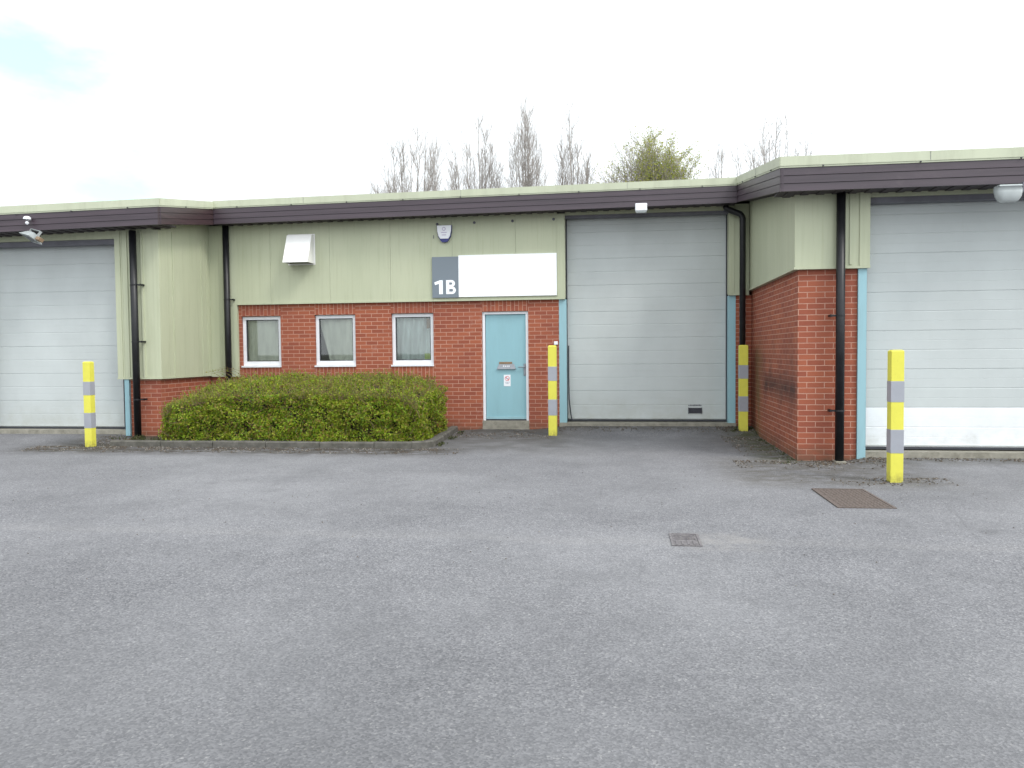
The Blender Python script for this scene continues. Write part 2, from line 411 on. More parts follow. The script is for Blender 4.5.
def copy_thing(o, parent=None):
    c = o.copy(); C.objects.link(c); c.parent = parent
    for ch in list(o.children): copy_thing(ch, c)
    return c

# ---------------------------------------------------------------- ground
def sm(a, b, x): t = max(0, min(1, (x-a)/(b-a))); return t*t*(3-2*t)
def yard_h(x, y):
    h = 0
    h = max(h, .115*sm(13.9, 14.85, y)*sm(-1.9, -.9, x)*(1-sm(2.6, 3, x)))
    h = max(h, .04*sm(13.9, 14.85, y)*sm(-3.2, -2.6, x)*(1-sm(-1.6, -1.0, x)))
    h = max(h, .10*sm(12.3, 13.1, y)*(1-sm(-8.75, -8.4, x)))
    h = max(h, .055*sm(10.3, 11.1, y)*sm(2.9, 3.3, x))
    n = noise.noise(Vector((x*.35, y*.35, 3)))*.014*(1-sm(8, 11, y))
    return h+n-.005
xs = [-60, -40, -30, -24]+[-20+.2*i for i in range(171)]+[18, 24, 32, 45]
ys = [-45, -30, -20, -14]+[-10+.25*i for i in range(80)]+[10+.1*i for i in range(62)]
me = bpy.data.meshes.new('yard')
me.from_pydata([(x, y, yard_h(x, y)) for y in ys for x in xs], [], [(j*len(xs)+i, j*len(xs)+i+1, (j+1)*len(xs)+i+1, (j+1)*len(xs)+i) for j in range(len(ys)-1) for i in range(len(xs)-1)])
me.polygons.foreach_set('use_smooth', [True]*len(me.polygons)); me.materials.append(M['asphalt'])
yard = bpy.data.objects.new('yard', me); C.objects.link(yard); tag(yard, 'worn pale grey asphalt yard in front of the units', 'yard', kind='structure')
g = MB(); g.add([(-700, -700, -.12), (700, -700, -.12), (700, 700, -.12), (-700, 700, -.12)], [(0, 1, 2, 3)])
tag(g.build('ground', M['grass']), 'grass ground beyond the yard', 'ground', kind='structure')

# ---------------------------------------------------------------- building helpers
SL = .147
def zL(x, y): return 4.13+.0225*(max(x, -13)+7.66)+.15*(y-12.65)
def zM(x, y): return 4.41+.0083*(x+7.66)+SL*(y-14.45)
def zR(x, y): return 3.94+SL*(y-10.65)
RIDGE = 22
def band(mb, zf, pts, off_top, off_bot, thick, normal, out=0.0):
    """vertical strip following a run of two plan points, hung below the roof line; normal = outward (nx,ny)"""
    (x0, y0), (x1, y1) = pts; nx, ny = normal
    def q(x, y, d, o): return (x+nx*d, y+ny*d, zf(x, y)-o)
    p = [q(x0, y0, out-thick, off_bot), q(x1, y1, out-thick, off_bot), q(x1, y1, out, off_bot), q(x0, y0, out, off_bot),
         q(x0, y0, out-thick, off_top), q(x1, y1, out-thick, off_top), q(x1, y1, out, off_top), q(x0, y0, out, off_top)]
    mb.hexa(p)
def fascia_run(unit, zf, pts, normal, mat):
    f = MB()
    for k in range(3):
        t = .142+k*.1
        (x0, y0), (x1, y1) = pts; nx, ny = normal
        # shiplap: each board leans out at its foot
        def q(x, y, d, o): return (x+nx*d, y+ny*d, zf(x, y)-o)
        b = t+.094
        f.hexa([q(x0, y0, -.02, b), q(x1, y1, -.02, b), q(x1, y1, .0, b), q(x0, y0, .0, b), q(x0, y0, -.02, t), q(x1, y1, -.02, t), q(x1, y1, -.007, t), q(x0, y0, -.007, t)])
    band(f, zf, pts, .14, .436, .02, normal, -.022)
    fo = f.build('fascia', mat, unit)
    t = MB(); band(t, zf, pts, 0, .118, .03, normal, .012); band(t, zf, pts, .118, .14, .03, normal, .004)
    to = t.build('eaves_trim', M['trim'], unit)
    # fixings and sheet joints along the trim
    (x0, y0), (x1, y1) = pts; Ln = math.hypot(x1-x0, y1-y0); n = max(1, int(Ln/1.02))
    for i in range(n):
        s = (i+.45)/n; x = x0+(x1-x0)*s+normal[0]*.014; y = y0+(y1-y0)*s+normal[1]*.014; z = zf(x, y)-.128
        d = MB(); d.box(x-.008, x+.008, y-.008, y+.008, z-.008, z+.008); d.build('fixing', M['dark'], to)
    for i in range(int(Ln/3)):
        s = (i+.6)/max(1, Ln/3); x = x0+(x1-x0)*s; y = y0+(y1-y0)*s
        e = .002; d = MB()
        dx, dy = abs(normal[1]), abs(normal[0])
        d.box(x-e*dx-(.0145 if normal[0] else 0), x+e*dx+(.0145 if normal[0] else 0), y-e*dy-(.0145 if normal[1] else 0), y+e*dy+(.0145 if normal[1] else 0), zf(x, y)-.112, zf(x, y)-.004); d.build('trim_joint', M['header'], to)
def panels(mb, axis, const, a0, a1, z0, ztop, width=1.1, thick=.04, sgn=-1, first=None, gapw=.0035):
    """cladding sheets between a0..a1; axis 'x' = runs along x on plane y=const, 'y' = runs along y on plane x=const.
    outward side is sgn along the normal; ztop is a function of the running coordinate"""
    cuts = [a0]; a = a0+(first or width)
    while a < a1-.12: cuts.append(a); a += width
    cuts.append(a1)
    def hx(u0, u1, c0, c1, zb):
        z0a, z1a = ztop(u0), ztop(u1)
        if axis == 'x': mb.hexa([(u0, c0, zb), (u1, c0, zb), (u1, c1, zb), (u0, c1, zb), (u0, c0, z0a), (u1, c0, z1a), (u1, c1, z1a), (u0, c1, z0a)])
        else: mb.hexa([(c0, u0, zb), (c1, u0, zb), (c1, u1, zb), (c0, u1, zb), (c0, u0, z0a), (c1, u0, z0a), (c1, u1, z1a), (c0, u1, z1a)])
    for i in range(len(cuts)-1):
        u0 = cuts[i]+(gapw/2 if i else 0); u1 = cuts[i+1]-(gapw/2 if i < len(cuts)-2 else 0)
        lo, hi = sorted((const, const-sgn*thick)); hx(u0, u1, lo, hi, z0)
    lo, hi = sorted((const-sgn*(thick+.001), const-sgn*(thick+.03))); hx(a0, a1, lo, hi, z0)
def strip(mb, axis, const, a0, a1, z0, z1, proud=.006, sgn=-1, deep=.03):
    lo, hi = sorted((const+sgn*proud, const-sgn*deep))
    if axis == 'x': mb.box(a0, a1, lo, hi, z0, z1)
    else: mb.box(lo, hi, a0, a1, z0, z1)
def soffit(unit, zf, quad, ribdir, off=.425):
    """profiled dark soffit under the eaves overhang"""
    x0, x1, y0, y1 = quad; s = MB()
    def q(x, y, o): return (x, y, zf(x, y0 if ribdir == 'y' else y)-o)
    n = int(((x1-x0) if ribdir == 'y' else (y1-y0))/.1)
    for i in range(n):
        if ribdir == 'y':
            a = x0+(x1-x0)*i/n; b = x0+(x1-x0)*(i+1)/n; o = off+(.0 if i % 2 else -.012)
            s.hexa([q(a, y0, o), q(b, y0, o), q(b, y1, o), q(a, y1, o), q(a, y0, o-.02), q(b, y0, o-.02), q(b, y1, o-.02), q(a, y1, o-.02)])
        else:
            a = y0+(y1-y0)*i/n; b = y0+(y1-y0)*(i+1)/n; o = off+(.0 if i % 2 else -.012)
            s.hexa([q(x0, a, o), q(x1, a, o), q(x1, b, o), q(x0, b, o), q(x0, a, o-.02), q(x1, a, o-.02), q(x1, b, o-.02), q(x0, b, o-.02)])
    return s.build('soffit', M['soffit'], unit)
def roof(unit, zf, x0, x1, ye):
    r = MB(); t = .06
    def pt(x, y, o): return (x, y, (zf(x, y) if y < RIDGE else zf(x, RIDGE)-SL*(y-RIDGE))-.03-o)
    for a, b in ((ye, RIDGE), (RIDGE, 30.4)):
        r.hexa([pt(x0, a, t+.012), pt(x1, a, t+.012), pt(x1, b, t+.012), pt(x0, b, t+.012), pt(x0, a, .012), pt(x1, a, .012), pt(x1, b, .012), pt(x0, b, .012)])
        n = int((x1-x0)/.33)
        for i in range(n):                    # standing ribs of the roof sheet
            x = x0+.1+i*.33
            r.hexa([pt(x, a+.08, .012), pt(x+.05, a+.08, .012), pt(x+.05, b, .012), pt(x, b, .012), pt(x+.012, a+.08, -.02), pt(x+.038, a+.08, -.02), pt(x+.038, b, -.02), pt(x+.012, b, -.02)])
    return r.build('roof', M['roof'], unit)
def gable(mb, zf, x0, x1, y0, y1):
    for a, b_ in ((y0, RIDGE), (RIDGE, y1)):
        za, zb = [(zf(x0, min(q, RIDGE))-SL*max(0, q-RIDGE))-.11 for q in (a, b_)]
        mb.hexa([(x0, a, -.15), (x1, a, -.15), (x1, b_, -.15), (x0, b_, -.15), (x0, a, za), (x1, a, za), (x1, b_, zb), (x0, b_, zb)])
def sectional_door(unit, x0, x1, y, joints, z0, ztop, white_to=None):
    """joints: heights of the panel joints from the bottom up"""
    jz = [z0+.03]+joints+[ztop]
    def prof(a, b):
        h = b-a; mid = (a+b)/2
        pr = [(.006, a), (.006, a+.003), (0, a+.007)]
        for k in (.25,): pr += [(0, a+h*k-.004), (.0016, a+h*k), (0, a+h*k+.004)]
        pr += [(0, mid-.008), (.003, mid-.003), (.003, mid+.003), (0, mid+.008)]
        for k in (.75,): pr += [(0, a+h*k-.004), (.0016, a+h*k), (0, a+h*k+.004)]
        pr += [(0, b-.007), (.006, b-.003), (.006, b)]
        return pr
    def sheet(ranges):
        d = MB()
        for a, b in ranges:
            pr = prof(a, b); n = len(pr)
            vs = [(x0, y+dy, z) for dy, z in pr]+[(x1, y+dy, z) for dy, z in pr]
            d.add(vs, [(i, i+n, i+n+1, i+1) for i in range(n-1)])
            d.box(x0, x1, y+.012, y+.04, a, b)
        return d
    rs = [(jz[i], jz[i+1]) for i in range(len(jz)-1)]
    dark = [r for r in rs if not white_to or r[1] > white_to+.01]; wh = [r for r in rs if white_to and r[1] <= white_to+.01]
    d = sheet(dark).build('roller_door', M['rdoor'], unit)
    if wh: tag(sheet(wh).build('bottom_panel', M['rdoor_white'], d), 'bright white bottom panel of the grey sectional door')
    s = MB(); s.box(x0, x1, y-.006, y+.03, z0, z0+.028); s.build('bottom_seal', M['seal'], d)
    # dark side tracks
    for a in (x0-.028, x1+.002): s = MB(); s.box(a, a+.026, y-.03, y+.04, z0, ztop); s.build('side_track', M['dark'], d)
    # handle-free pull strap recess, raised bottom rail
    s = MB(); s.box(x0, x1, y-.012, y-.0005, z0+.046, z0+.058); s.build('bottom_rail', M['rdoor'], d)
    return d
def downpipe(unit, x, y, z0, z1, r, brackets, side, top=None, label=None):
    p = MB(); pts = [(x, y, z0), (x, y, z1)]
    if top: pts = [(x, y, z0), (x, y, z1-.02), (x-.012, y, z1+.02)]+top
    p.tube(pts, r, 16)
    o = p.build('downpipe', M['black'], unit, smooth=True)
    # flat shading on caps is negligible
    for zb in brackets:
        b = MB(); b.lathe([(r+.002, -.012), (r+.004, -.010), (r+.004, .010), (r+.002, .012)], (x, y, zb), 16)
        b.box(min(x+side*r, x+side*(r+.07)), max(x+side*r, x+side*(r+.07)), y-.012, y+.012, zb-.013, zb+.013)
        b.box(min(x+side*(r+.045), x+side*(r+.07)), max(x+side*(r+.045), x+side*(r+.07)), y, y+.11, zb-.016, zb+.016)
        b.build('bracket', M['black'], o)
    return o

YL, YM, YR = 13.1, 14.9, 11.1
# ================================================================ LEFT UNIT
UL = thing('industrial_unit', (-12, 13.1, 0), 'left-hand industrial unit with green cladding down to a low brick plinth', 'industrial unit', 'industrial units in the row')
XC = -7.98
b = MB()
b.box(-8.60, XC-.05, YL+.04, YL+.3, -.15, 1.105)
b.box(XC-.3, XC-.05, YL+.3, 15.2, -.15, 1.105)
b.build('brick_wall', M['brick'], UL)
b = MB(); b.box(-16, -11.72, YL+.04, YL+.3, -.15, 1.105)
gable(b, zL, -16, -15.7, YL+.3, 30)
b.box(-15.7, XC-.3, 29.7, 29.999, -.15, 4.17)
b.build('brick_wall', M['brick'], UL)
def zsL(x, y): return zL(x, min(y, 14.9))-.40
c = MB()
panels(c, 'x', YL, -8.77, XC-.1, 1.103, lambda x: zL(x, 12.65)-.40, .34, .04, -1, first=.1)
panels(c, 'y', XC, YL+.1, YM-.003, 1.103, lambda y: zL(XC, y)-.38, .50, .04, 1, first=.18)
strip(c, 'x', YL, XC-.1, XC+.006, 1.103, 3.68, .006); strip(c, 'y', XC, YL-.0055, YL+.1, 1.104, 3.68, .0055, 1)      # corner flashing
strip(c, 'x', YL, -8.80, -8.70, 1.103, 3.68, .012, deep=.2)
for xx in (-8.60, -8.31): strip(c, 'x', YL, xx, xx+.035, 1.1, 3.66, .018)                                        # raised ribs
for yy in (YL+.42, YL+1.42, YL+1.62): strip(c, 'y', XC, yy, yy+.035, 1.1, 3.7, .014, 1)
strip(c, 'x', YL, -8.81, XC+.017, 1.073, 1.102, .017, deep=.06); strip(c, 'y', XC, YL-.0165, YM-.06, 1.0735, 1.1015, .0165, 1, deep=.06)
panels(c, 'x', YL, -16, -11.42, 1.085, lambda x: zL(x, 12.65)-.40, 1.0, .04, -1)
c.box(-11.42, -8.80, YL+.02, YL+.14, 3.55, 3.78)       # green header over the door opening
c.build('cladding', M['clad'], UL)
h = MB(); h.box(-11.42, -8.80, YL+.06, YL+.2, 3.46, 3.549); h.build('door_header', M['header'], UL)
for a, bb, mt in ((-8.69, -8.605, 'blue'), (-11.56, -11.42, 'navy')):
    j = MB(); j.box(a, bb, YL+.0, YL+.22, .07, 1.072); o = j.build('door_jamb', M[mt], UL)
s = MB(); s.box(-11.5, -8.69, YL+.02, YL+.5, -.1, .165); s.build('door_sill', M['concrete'], UL)
sectional_door(UL, -11.38, -8.86, YL+.25, [.19+.493*k for k in range(1, 7)], .17, 3.62)
fascia_run(UL, zL, [(-16, 12.65), (-7.66, 12.65)], (0, -1), M['board'])
fascia_run(UL, zL, [(-7.66, 12.65), (-7.66, 14.4525)], (1, 0), M['board_red'])
soffit(UL, zL, (-16, -7.69, 12.68, YL+.1), 'y'); soffit(UL, zL, (XC-.02, -7.69, YL+.1, 14.45), 'x')
roof(UL, zL, -16.2, -7.672, 12.66)
downpipe(UL, -8.385, 12.985, .06, 3.66, .060, [.72, 1.73, 2.72], 1)

# ================================================================ MIDDLE UNIT
UM = thing('industrial_unit', (-2.8, 14.9, 0), 'middle recessed industrial unit with blue entrance door and three white windows', 'industrial unit', 'industrial units in the row')
wins = [(-7.365, -6.56, 1.235, 2.235), (-5.865, -5.05, 1.235, 2.24), (-4.335, -3.512, 1.235, 2.245)]
door = (-2.575, -1.700, .195, 2.252)
TOPB = 2.475
b = MB()
cuts = [-7.42]
for w_ in wins+[(door[0], door[1], door[2], door[3])]: cuts += [w_[0], w_[1]]
cuts += [-1.12]
for i in range(0, len(cuts), 2): b.box(cuts[i], cuts[i+1], YM, YM+.28, -.15, TOPB)
for w_ in wins: b.box(w_[0], w_[1], YM, YM+.28, -.15, w_[2]-.001); b.box(w_[0], w_[1], YM+.0, YM+.28, w_[3], TOPB)
b.box(door[0], door[1], YM, YM+.28, door[3], TOPB)
b.box(-8.02, -7.42, YM, YM+.28, -.15, 1.08)
bw = b.build('brick_wall', M['brick'], UM)
b = MB(); b.box(2.075, 2.352, YM, YM+.28, -.15, 2.48); b.build('brick_pier', M['brick'], UM)
b = MB(); b.box(-8.0, 2.3, 29.7, 30, -.15, 4.25); b.build('rear_wall', M['brick'], UM)
for w_ in wins+[door]:
    s = MB(); s.box(w_[0]-.004, w_[1]+.004, YM-.005, YM+.1, w_[3]+.004, w_[3]+.216); s.build('soldier_course', M['brick'], bw, swap=True)
for w_ in wins:
    s = MB(); s.box(w_[0]-.004, w_[1]+.004, YM-.005, YM+.1, w_[2]-.216, w_[2]-.003); s.build('soldier_course', M['brick'], bw, swap=True)
# cladding
c = MB(); YC = YM-.05
panels(c, 'x', YC, -7.42, -1.145, 2.488, lambda x: zM(x, 14.45)-.40, 1.2, .04, -1, first=.70)
panels(c, 'x', YC, XC+.002, -7.4205, 1.085, lambda x: zM(x, 14.45)-.40, .19, .04, -1)
strip(c, 'x', YC, -7.5, -7.42, 1.085, 2.474, .008); strip(c, 'x', YC, XC+.002, -7.41, 1.055, 1.084, .014, deep=.06)
strip(c, 'x', YC, -7.42, -1.0, 2.458, 2.487, .016, deep=.06)
strip(c, 'x', YC, -1.145, -1.0, 2.488, 4.03, .010, deep=.28)
strip(c, 'x', YC, -1.172, -1.160, 2.488, 4.03, .004)
strip(c, 'x', YC, 1.945, 2.04, 2.50, 4.07, .010, deep=.28); panels(c, 'x', YC, 2.0405, 2.298, 2.50, lambda x: 4.1, .15, .04, -1)
strip(c, 'x', YC, 1.945, 2.298, 2.472, 2.499, .014, deep=.06)
c.box(-1.0, 1.945, YM-.03, YM+.1, 4.0, 4.16)
c.build('cladding', M['clad'], UM)
h = MB(); h.box(-1.0, 1.945, YM+.0, YM+.15, 3.945, 3.999); h.build('door_header', M['header'], UM)
for a, bb in ((-1.12, -.985), (1.945, 2.072)):
    j = MB(); j.box(a, bb, YM-.01, YM+.2, .10, 2.457 if a < 0 else 2.471); j.build('door_jamb', M['blue'], UM)
s = MB(); s.box(-1.12, 2.075, YM-.1, YM+.5, -.1, .165); s.build('door_sill', M['concrete'], UM)
rd = sectional_door(UM, -.975, 1.925, YM+.2, [.253+.4935*k for k in range(1, 8)], .178, 3.99)
v = MB(); v.box(1.262, 1.487, YM+.188, YM+.1995, .325, .425)
for k in range(5): v.box(1.255, 1.494, YM+.183, YM+.1875, .332+.0185*k, .339+.0185*k)
v.box(1.25, 1.262, YM+.18, YM+.1995, .318, .432); v.box(1.487, 1.499, YM+.18, YM+.1995, .318, .432)
v.build('vent_grille', M['dark'], rd)
v = MB()
for k in range(9): v.box(1.252+.027*k, 1.272+.027*k, YM+.1955, YM+.1995, .462, .462+(.018, .024, .02)[k % 3])
v.build('worn_lettering', M['header'], rd)
v = MB(); v.tube([(-.955, YM+.15, 1.6), (-.957, YM+.14, 1.0), (-.95, YM+.13, .6), (-.925, YM+.12, .35), (-.90, YM+.11, .22), (-.87, YM+.11, .195)], .011, 6)
v.build('pull_cord', M['dark'], rd)
# pedestrian door
def frame(mb, x0, x1, y0, y1, z0, z1, t, bottom=True, tb=None):
    tb = tb or t
    mb.box(x0, x0+t, y0, y1, z0, z1); mb.box(x1-t, x1, y0, y1, z0, z1); mb.box(x0+t, x1-t, y0, y1, z1-t, z1)
    if bottom: mb.box(x0+t, x1-t, y0, y1, z0, z0+tb)
ed = MB(); ed.bevbox(door[0]+.055, door[1]-.045, YM+.07, YM+.12, door[2]+.028, door[3]-.052, .004)
ed = ed.build('entrance_door', M['bluedoor'], UM)
f = MB(); frame(f, door[0]+.003, door[1]-.003, YM+.035, YM+.14, door[2]+.002, door[3]-.003, .046, False); f.build('frame', M['white'], ed)
f = MB(); f.box(door[0]+.055, door[1]-.05, YM+.055, YM+.069, door[2]+.028, door[2]+.075); f.build('kick_strip', M['blue'], ed)
f = MB(); f.box(door[0]+.05, door[1]-.05, YM+.05, YM+.13, door[2]+.002, door[2]+.024); f.build('threshold', M['dark'], ed)
s = MB(); s.box(door[0]-.004, door[1]+.004, YM-.01, YM+.2, -.1, door[2]-.0); s.build('door_step', M['concrete'], UM)
lp = MB()
lp.hexa([(-2.305, YM+.035, 1.168), (-1.945, YM+.035, 1.168), (-1.945, YM+.0695, 1.168), (-2.305, YM+.0695, 1.168), (-2.27, YM+.058, 1.262), (-1.98, YM+.058, 1.262), (-1.98, YM+.0695, 1.262), (-2.27, YM+.0695, 1.262)])
lp = lp.build('letter_plate', M['steel'], ed)
s = MB(); s.box(-2.265, -2.015, YM+.055, YM+.069, 1.265, 1.305); s.build('letter_slot', M['tan'], ed)
s = MB()
for k in range(4): s.box(-2.19+.035*k, -2.17+.035*k, YM+.044, YM+.0455, 1.21, 1.235)
s.build('worn_lettering', M['white'], ed)
hd = MB(); hd.bevbox(-1.80, -1.755, YM+.058, YM+.0695, 1.04, 1.27, .004); hd.tube([(-1.778, YM+.06, 1.205), (-1.778, YM+.02, 1.205)], .01, 10); hd.tube([(-1.772, YM+.02, 1.205), (-1.90, YM+.02, 1.207)], .0095, 10)
hd.lathe([(.017, -.006), (.017, .004)], (-1.778, YM+.055, 1.09), 14, 'Y')
hd.build('handle', M['steel'], ed)
n_ = MB(); n_.box(-2.178, -2.05, YM+.0665, YM+.0695, .845, 1.06); nn = n_.build('notice', M['white'], ed)
n_ = MB()
for k in range(20):
    a0, a1 = 2*math.pi*k/20, 2*math.pi*(k+1)/20
    cx, cz = -2.114, .99
    q = lambda a, r: (cx+r*math.cos(a), YM+.0655, cz+r*math.sin(a))
    n_.add([q(a0, .046), q(a1, .046), q(a1, .036), q(a0, .036)], [(0, 1, 2, 3)])
dd = .0055
n_.add([(-2.114-.028-dd, YM+.065, .99+.028-dd), (-2.114-.028+dd, YM+.065, .99+.028+dd), (-2.114+.028+dd, YM+.065, .99-.028+dd), (-2.114+.028-dd, YM+.065, .99-.028-dd)], [(0, 1, 2, 3)])
n_.build('prohibition_symbol', M['palered'], ed)
n_ = MB(); n_.box(-2.14, -2.085, YM+.0645, YM+.066, .984, .996); n_.build('cigarette_mark', M['paleink'], ed); n_ = MB(); n_.box(-2.16, -2.068, YM+.0655, YM+.0662, .915, .925); n_.box(-2.118, -2.11, YM+.0655, YM+.0662, .898, .915); n_.box(-2.15, -2.078, YM+.0655, YM+.0662, .89, .898); tag(n_.build('notice_lettering', M['paleink'], ed))
# windows
def wavy(mb, x0t, x1t, x0b, x1b, z0, z1, y, amp, waves, seed=0):
    n = 60; vs = []
    for j in range(9):
        t = j/8; a = x0b+(x0t-x0b)*t; bq = x1b+(x1t-x1b)*t
        for i in range(n+1):
            s_ = i/n; vs.append((a+(bq-a)*s_, y+amp*math.sin(s_*waves*6.283+seed+.5*math.sin(j*.7)), z0+(z1-z0)*t))
    mb.add(vs, [(j*(n+1)+i, j*(n+1)+i+1, (j+1)*(n+1)+i+1, (j+1)*(n+1)+i) for j in range(8) for i in range(n)])
wl = ['left-hand window with pale vertical blinds', 'window with grey curtain drawn aside at its lower left', 'window with bluish curtain and two paper stickers']
for k, w_ in enumerate(wins):
    x0, x1, z0, z1 = w_
    f = MB(); frame(f, x0+.004, x1-.004, YM+.05, YM+.12, z0+.03, z1-.006, .062, True, .085)
    wo = f.build('window', M['upvc'], UM); wo['label'] = wl[k]
    f = MB(); frame(f, x0+.068, x1-.068, YM+.066, YM+.1, z0+.117, z1-.07, .012); f.build('glazing_bead', M['seal'], wo)
    f = MB(); f.box(x0-.008, x1+.004, YM-.03, YM+.06, z0+.0, z0+.028); f.build('sill', M['upvc'], wo)
    f = MB(); f.box(x0+.07, x1-.07, YM+.085, YM+.091, z0+.12, z1-.07); f.build('pane', M['glass'], wo)
    f = MB()
    if k == 0:
        xx = x0-.22; i = 0
        while xx < x1+.1:
            f.add([(xx, YM+.19, z0+.1), (xx+.088, YM+.215, z0+.1), (xx+.088, YM+.215, z1), (xx, YM+.19, z1)], [(0, 1, 2, 3)]); xx += .085; i += 1
        f.build('blind', M['blind1'], wo)
    elif k == 1:
        wavy(f, x0-.0, x1+.05, x0+.24, x1+.05, z0+.05, z1, YM+.2, .018, 3.3); f.build('curtain', M['blind2'], wo, smooth=True)
    else:
        wavy(f, x0-.1, x1+.05, x0-.1, x1, z0+.05, z1, YM+.2, .03, 5.2, 1); f.build('curtain', M['blind3'], wo, smooth=True)
        f = MB(); f.box(x1-.155, x1-.085, YM+.0925, YM+.0945, z1-.29, z1-.1); f.build('sticker', M['tan'], wo)
        f = MB(); f.box(x1-.20, x1-.075, YM+.0925, YM+.0945, z0+.135, z0+.245); f.build('sticker', M['greennote'], wo)
# interior partition so that the rooms are not empty
b = MB(); b.box(-7.9, -1.3, 17.5, 17.6, -.1, 4.2); b.box(-1.35, -1.25, 15.4, 17.5, -.1, 4.2); b.box(-7.9, -1.3, 15.2, 17.5, 2.6, 2.7); b.build('partition', M['dusk'], UM)
fascia_run(UM, zM, [(-7.66, 14.45), (2.03, 14.45)], (0, -1), M['board'])
soffit(UM, zM, (-7.66, 2.03, 14.48, YM+.1), 'y')
roof(UM, zM, -7.67, 2.04, 14.46)
downpipe(UM, -7.59, 14.775, .07, 3.99, .060, [2.56], 1)
downpipe(UM, 2.165, 14.70, .08, 3.83, .054, [], -1, top=[(2.12, 14.70, 3.895), (1.93, 14.70, 3.975), (1.88, 14.70, 4.0), (1.87, 14.70, 4.05)])
for x_ in (-3.40, -2.69, -1.97, -1.205):
    s = MB(); s.lathe([(.026, 0), (.026, -.010), (.012, -.013), (.012, -.022), (.004, -.024)], (x_, YC, 3.905+.012*(x_+3.4)), 12, 'Y'); s.build('fixing', M['header'], UM)
s = MB(); s.box(-3.478, -3.466, YC-.012, YC-.0005, 3.64, 3.70); s.build('cable_entry', M['header'], UM)
s = MB(); s.bevbox(-1.215, -1.145, YM-.045, YM, 1.615, 1.68, .006); s.build('bell_push', M['white'], UM)

# ================================================================ RIGHT UNIT
UR = thing('industrial_unit', (5, 11.1, 0), 'right-hand projecting industrial unit with sooty brick side wall and white-footed sectional door', 'industrial unit', 'industrial units in the row')
b = MB()
b.box(2.36, 3.11, YR+.02, YR+.3, -.15, 2.56); b.build('brick_pier', M['brick'], UR)
b = MB(); b.box(6.42, 9, YR+.02, YR+.3, -.15, 2.56)
gable(b, zR, 8.7, 9, YR+.3, 30); b.box(2.36, 8.7, 29.7, 29.999, -.15, 4.27)
b.build('brick_wall', M['brick'], UR)
b = MB(); b.box(2.3605, 2.62, YR+.3005, 15.2, -.15, 2.60); b.box(2.357, 2.3598, YR+.0195, YR+.3, -.15, 2.60)
tag(b.build('side_brick_wall', M['brick_sooty'], UR), 'side brick wall with a black soot smear')
c = MB(); XR = 2.305
panels(c, 'x', YR-.035, XR+.16, 3.115, 2.58, lambda x: zR(x, 10.65)-.40, .33, .04, -1, first=.42)
panels(c, 'y', XR, YR+.07, YM-.052, 2.58, lambda y: zR(XR, y)-.38, 1.06, .04, -1, first=.95)
strip(c, 'x', YR-.035, XR-.006, XR+.16, 2.58, 3.56, .006); strip(c, 'y', XR, YR-.0405, YR+.07, 2.58, 3.56, .0055, -1)
strip(c, 'x', YR-.035, 3.115, 3.245, 2.58, 3.56, .014, deep=.26)
for xx in (2.99,): strip(c, 'x', YR-.035, xx, xx+.03, 2.6, 3.56, .016)
strip(c, 'x', YR-.035, XR-.017, 3.25, 2.548, 2.579, .017, deep=.05); strip(c, 'y', XR, YR-.0515, YM-.07, 2.5485, 2.5785, .0165, -1, deep=.05)
c.box(3.245, 6.3, YR-.0, YR+.12, 3.475, 3.56)
panels(c, 'x', YR-.035, 6.3, 9, 2.58, lambda x: zR(x, 10.65)-.40, 1.0, .04, -1)
c.build('cladding', M['clad'], UR)
h = MB(); h.box(3.245, 6.3, YR+.03, YR+.19, 3.40, 3.474); h.build('door_header', M['header'], UR)
for a in (3.112, 6.3):
    j = MB(); j.box(a, a+.108, YR-.01, YR+.2, .03, 2.547); j.build('door_jamb', M['blue'], UR)
s = MB(); s.box(3.2, 6.3, YR+.0, YR+.5, -.1, .125); s.build('door_sill', M['concrete'], UR)
sectional_door(UR, 3.275, 6.27, YR+.2, [.70+.514*k for k in range(0, 6)], .14, 3.47, white_to=.70)
fascia_run(UR, zR, [(2.03, 10.65), (9, 10.65)], (0, -1), M['board'])
fascia_run(UR, zR, [(2.03, 10.65), (2.03, 14.4525)], (-1, 0), M['board'])
soffit(UR, zR, (2.06, 9, 10.68, YR+.1), 'y'); soffit(UR, zR, (2.06, XR+.02, YR+.1, 14.45), 'x')
roof(UR, zR, 2.042, 9.2, 10.66)
downpipe(UR, 2.862, 10.985, .0, 3.53, .0565, [.68, 1.93], -1)
s = MB(); s.bevbox(2.80, 2.93, 10.89, 11.09, -.02, .02, .006); s.build('pipe_pad', M['concrete'], UR)

# ================================================================ fixtures on the buildings
o = thing('sign_board', (-2.33, YC, 2.9), 'long white sign board with grey end panel reading 1B above the blue door', 'sign')
s = MB(); s.bevbox(-2.998, -1.152, YC-.032, YC-.006, 2.530, 3.310, .002); s.build('white_panel', M['signwhite'], o)
s = MB(); s.bevbox(-3.505, -3.0, YC-.032, YC-.006, 2.522, 3.290, .002); s.build('number_panel', M['signgrey'], o)
s = MB(); frame(s, -3.47, -1.19, YC-.0055, YC-.0005, 2.56, 3.25, .04); s.build('backing_frame', M['steel'], o)
def ring(cx, cz, rx, rz, a0, a1, n=14): return [(cx+rx*math.cos(R(a0+(a1-a0)*i/n)), cz+rz*math.sin(R(a0+(a1-a0)*i/n))) for i in range(n+1)]
tmb = MB(); yt = YC-.0345
tmb.prism([(-3.372, 2.590), (-3.300, 2.590), (-3.300, 2.852), (-3.358, 2.852), (-3.462, 2.812), (-3.448, 2.762), (-3.372, 2.786)][::-1], yt-.001, .0035)
bx, t = -3.236, .058      # B: stem plus two bowls, each a band between two curves
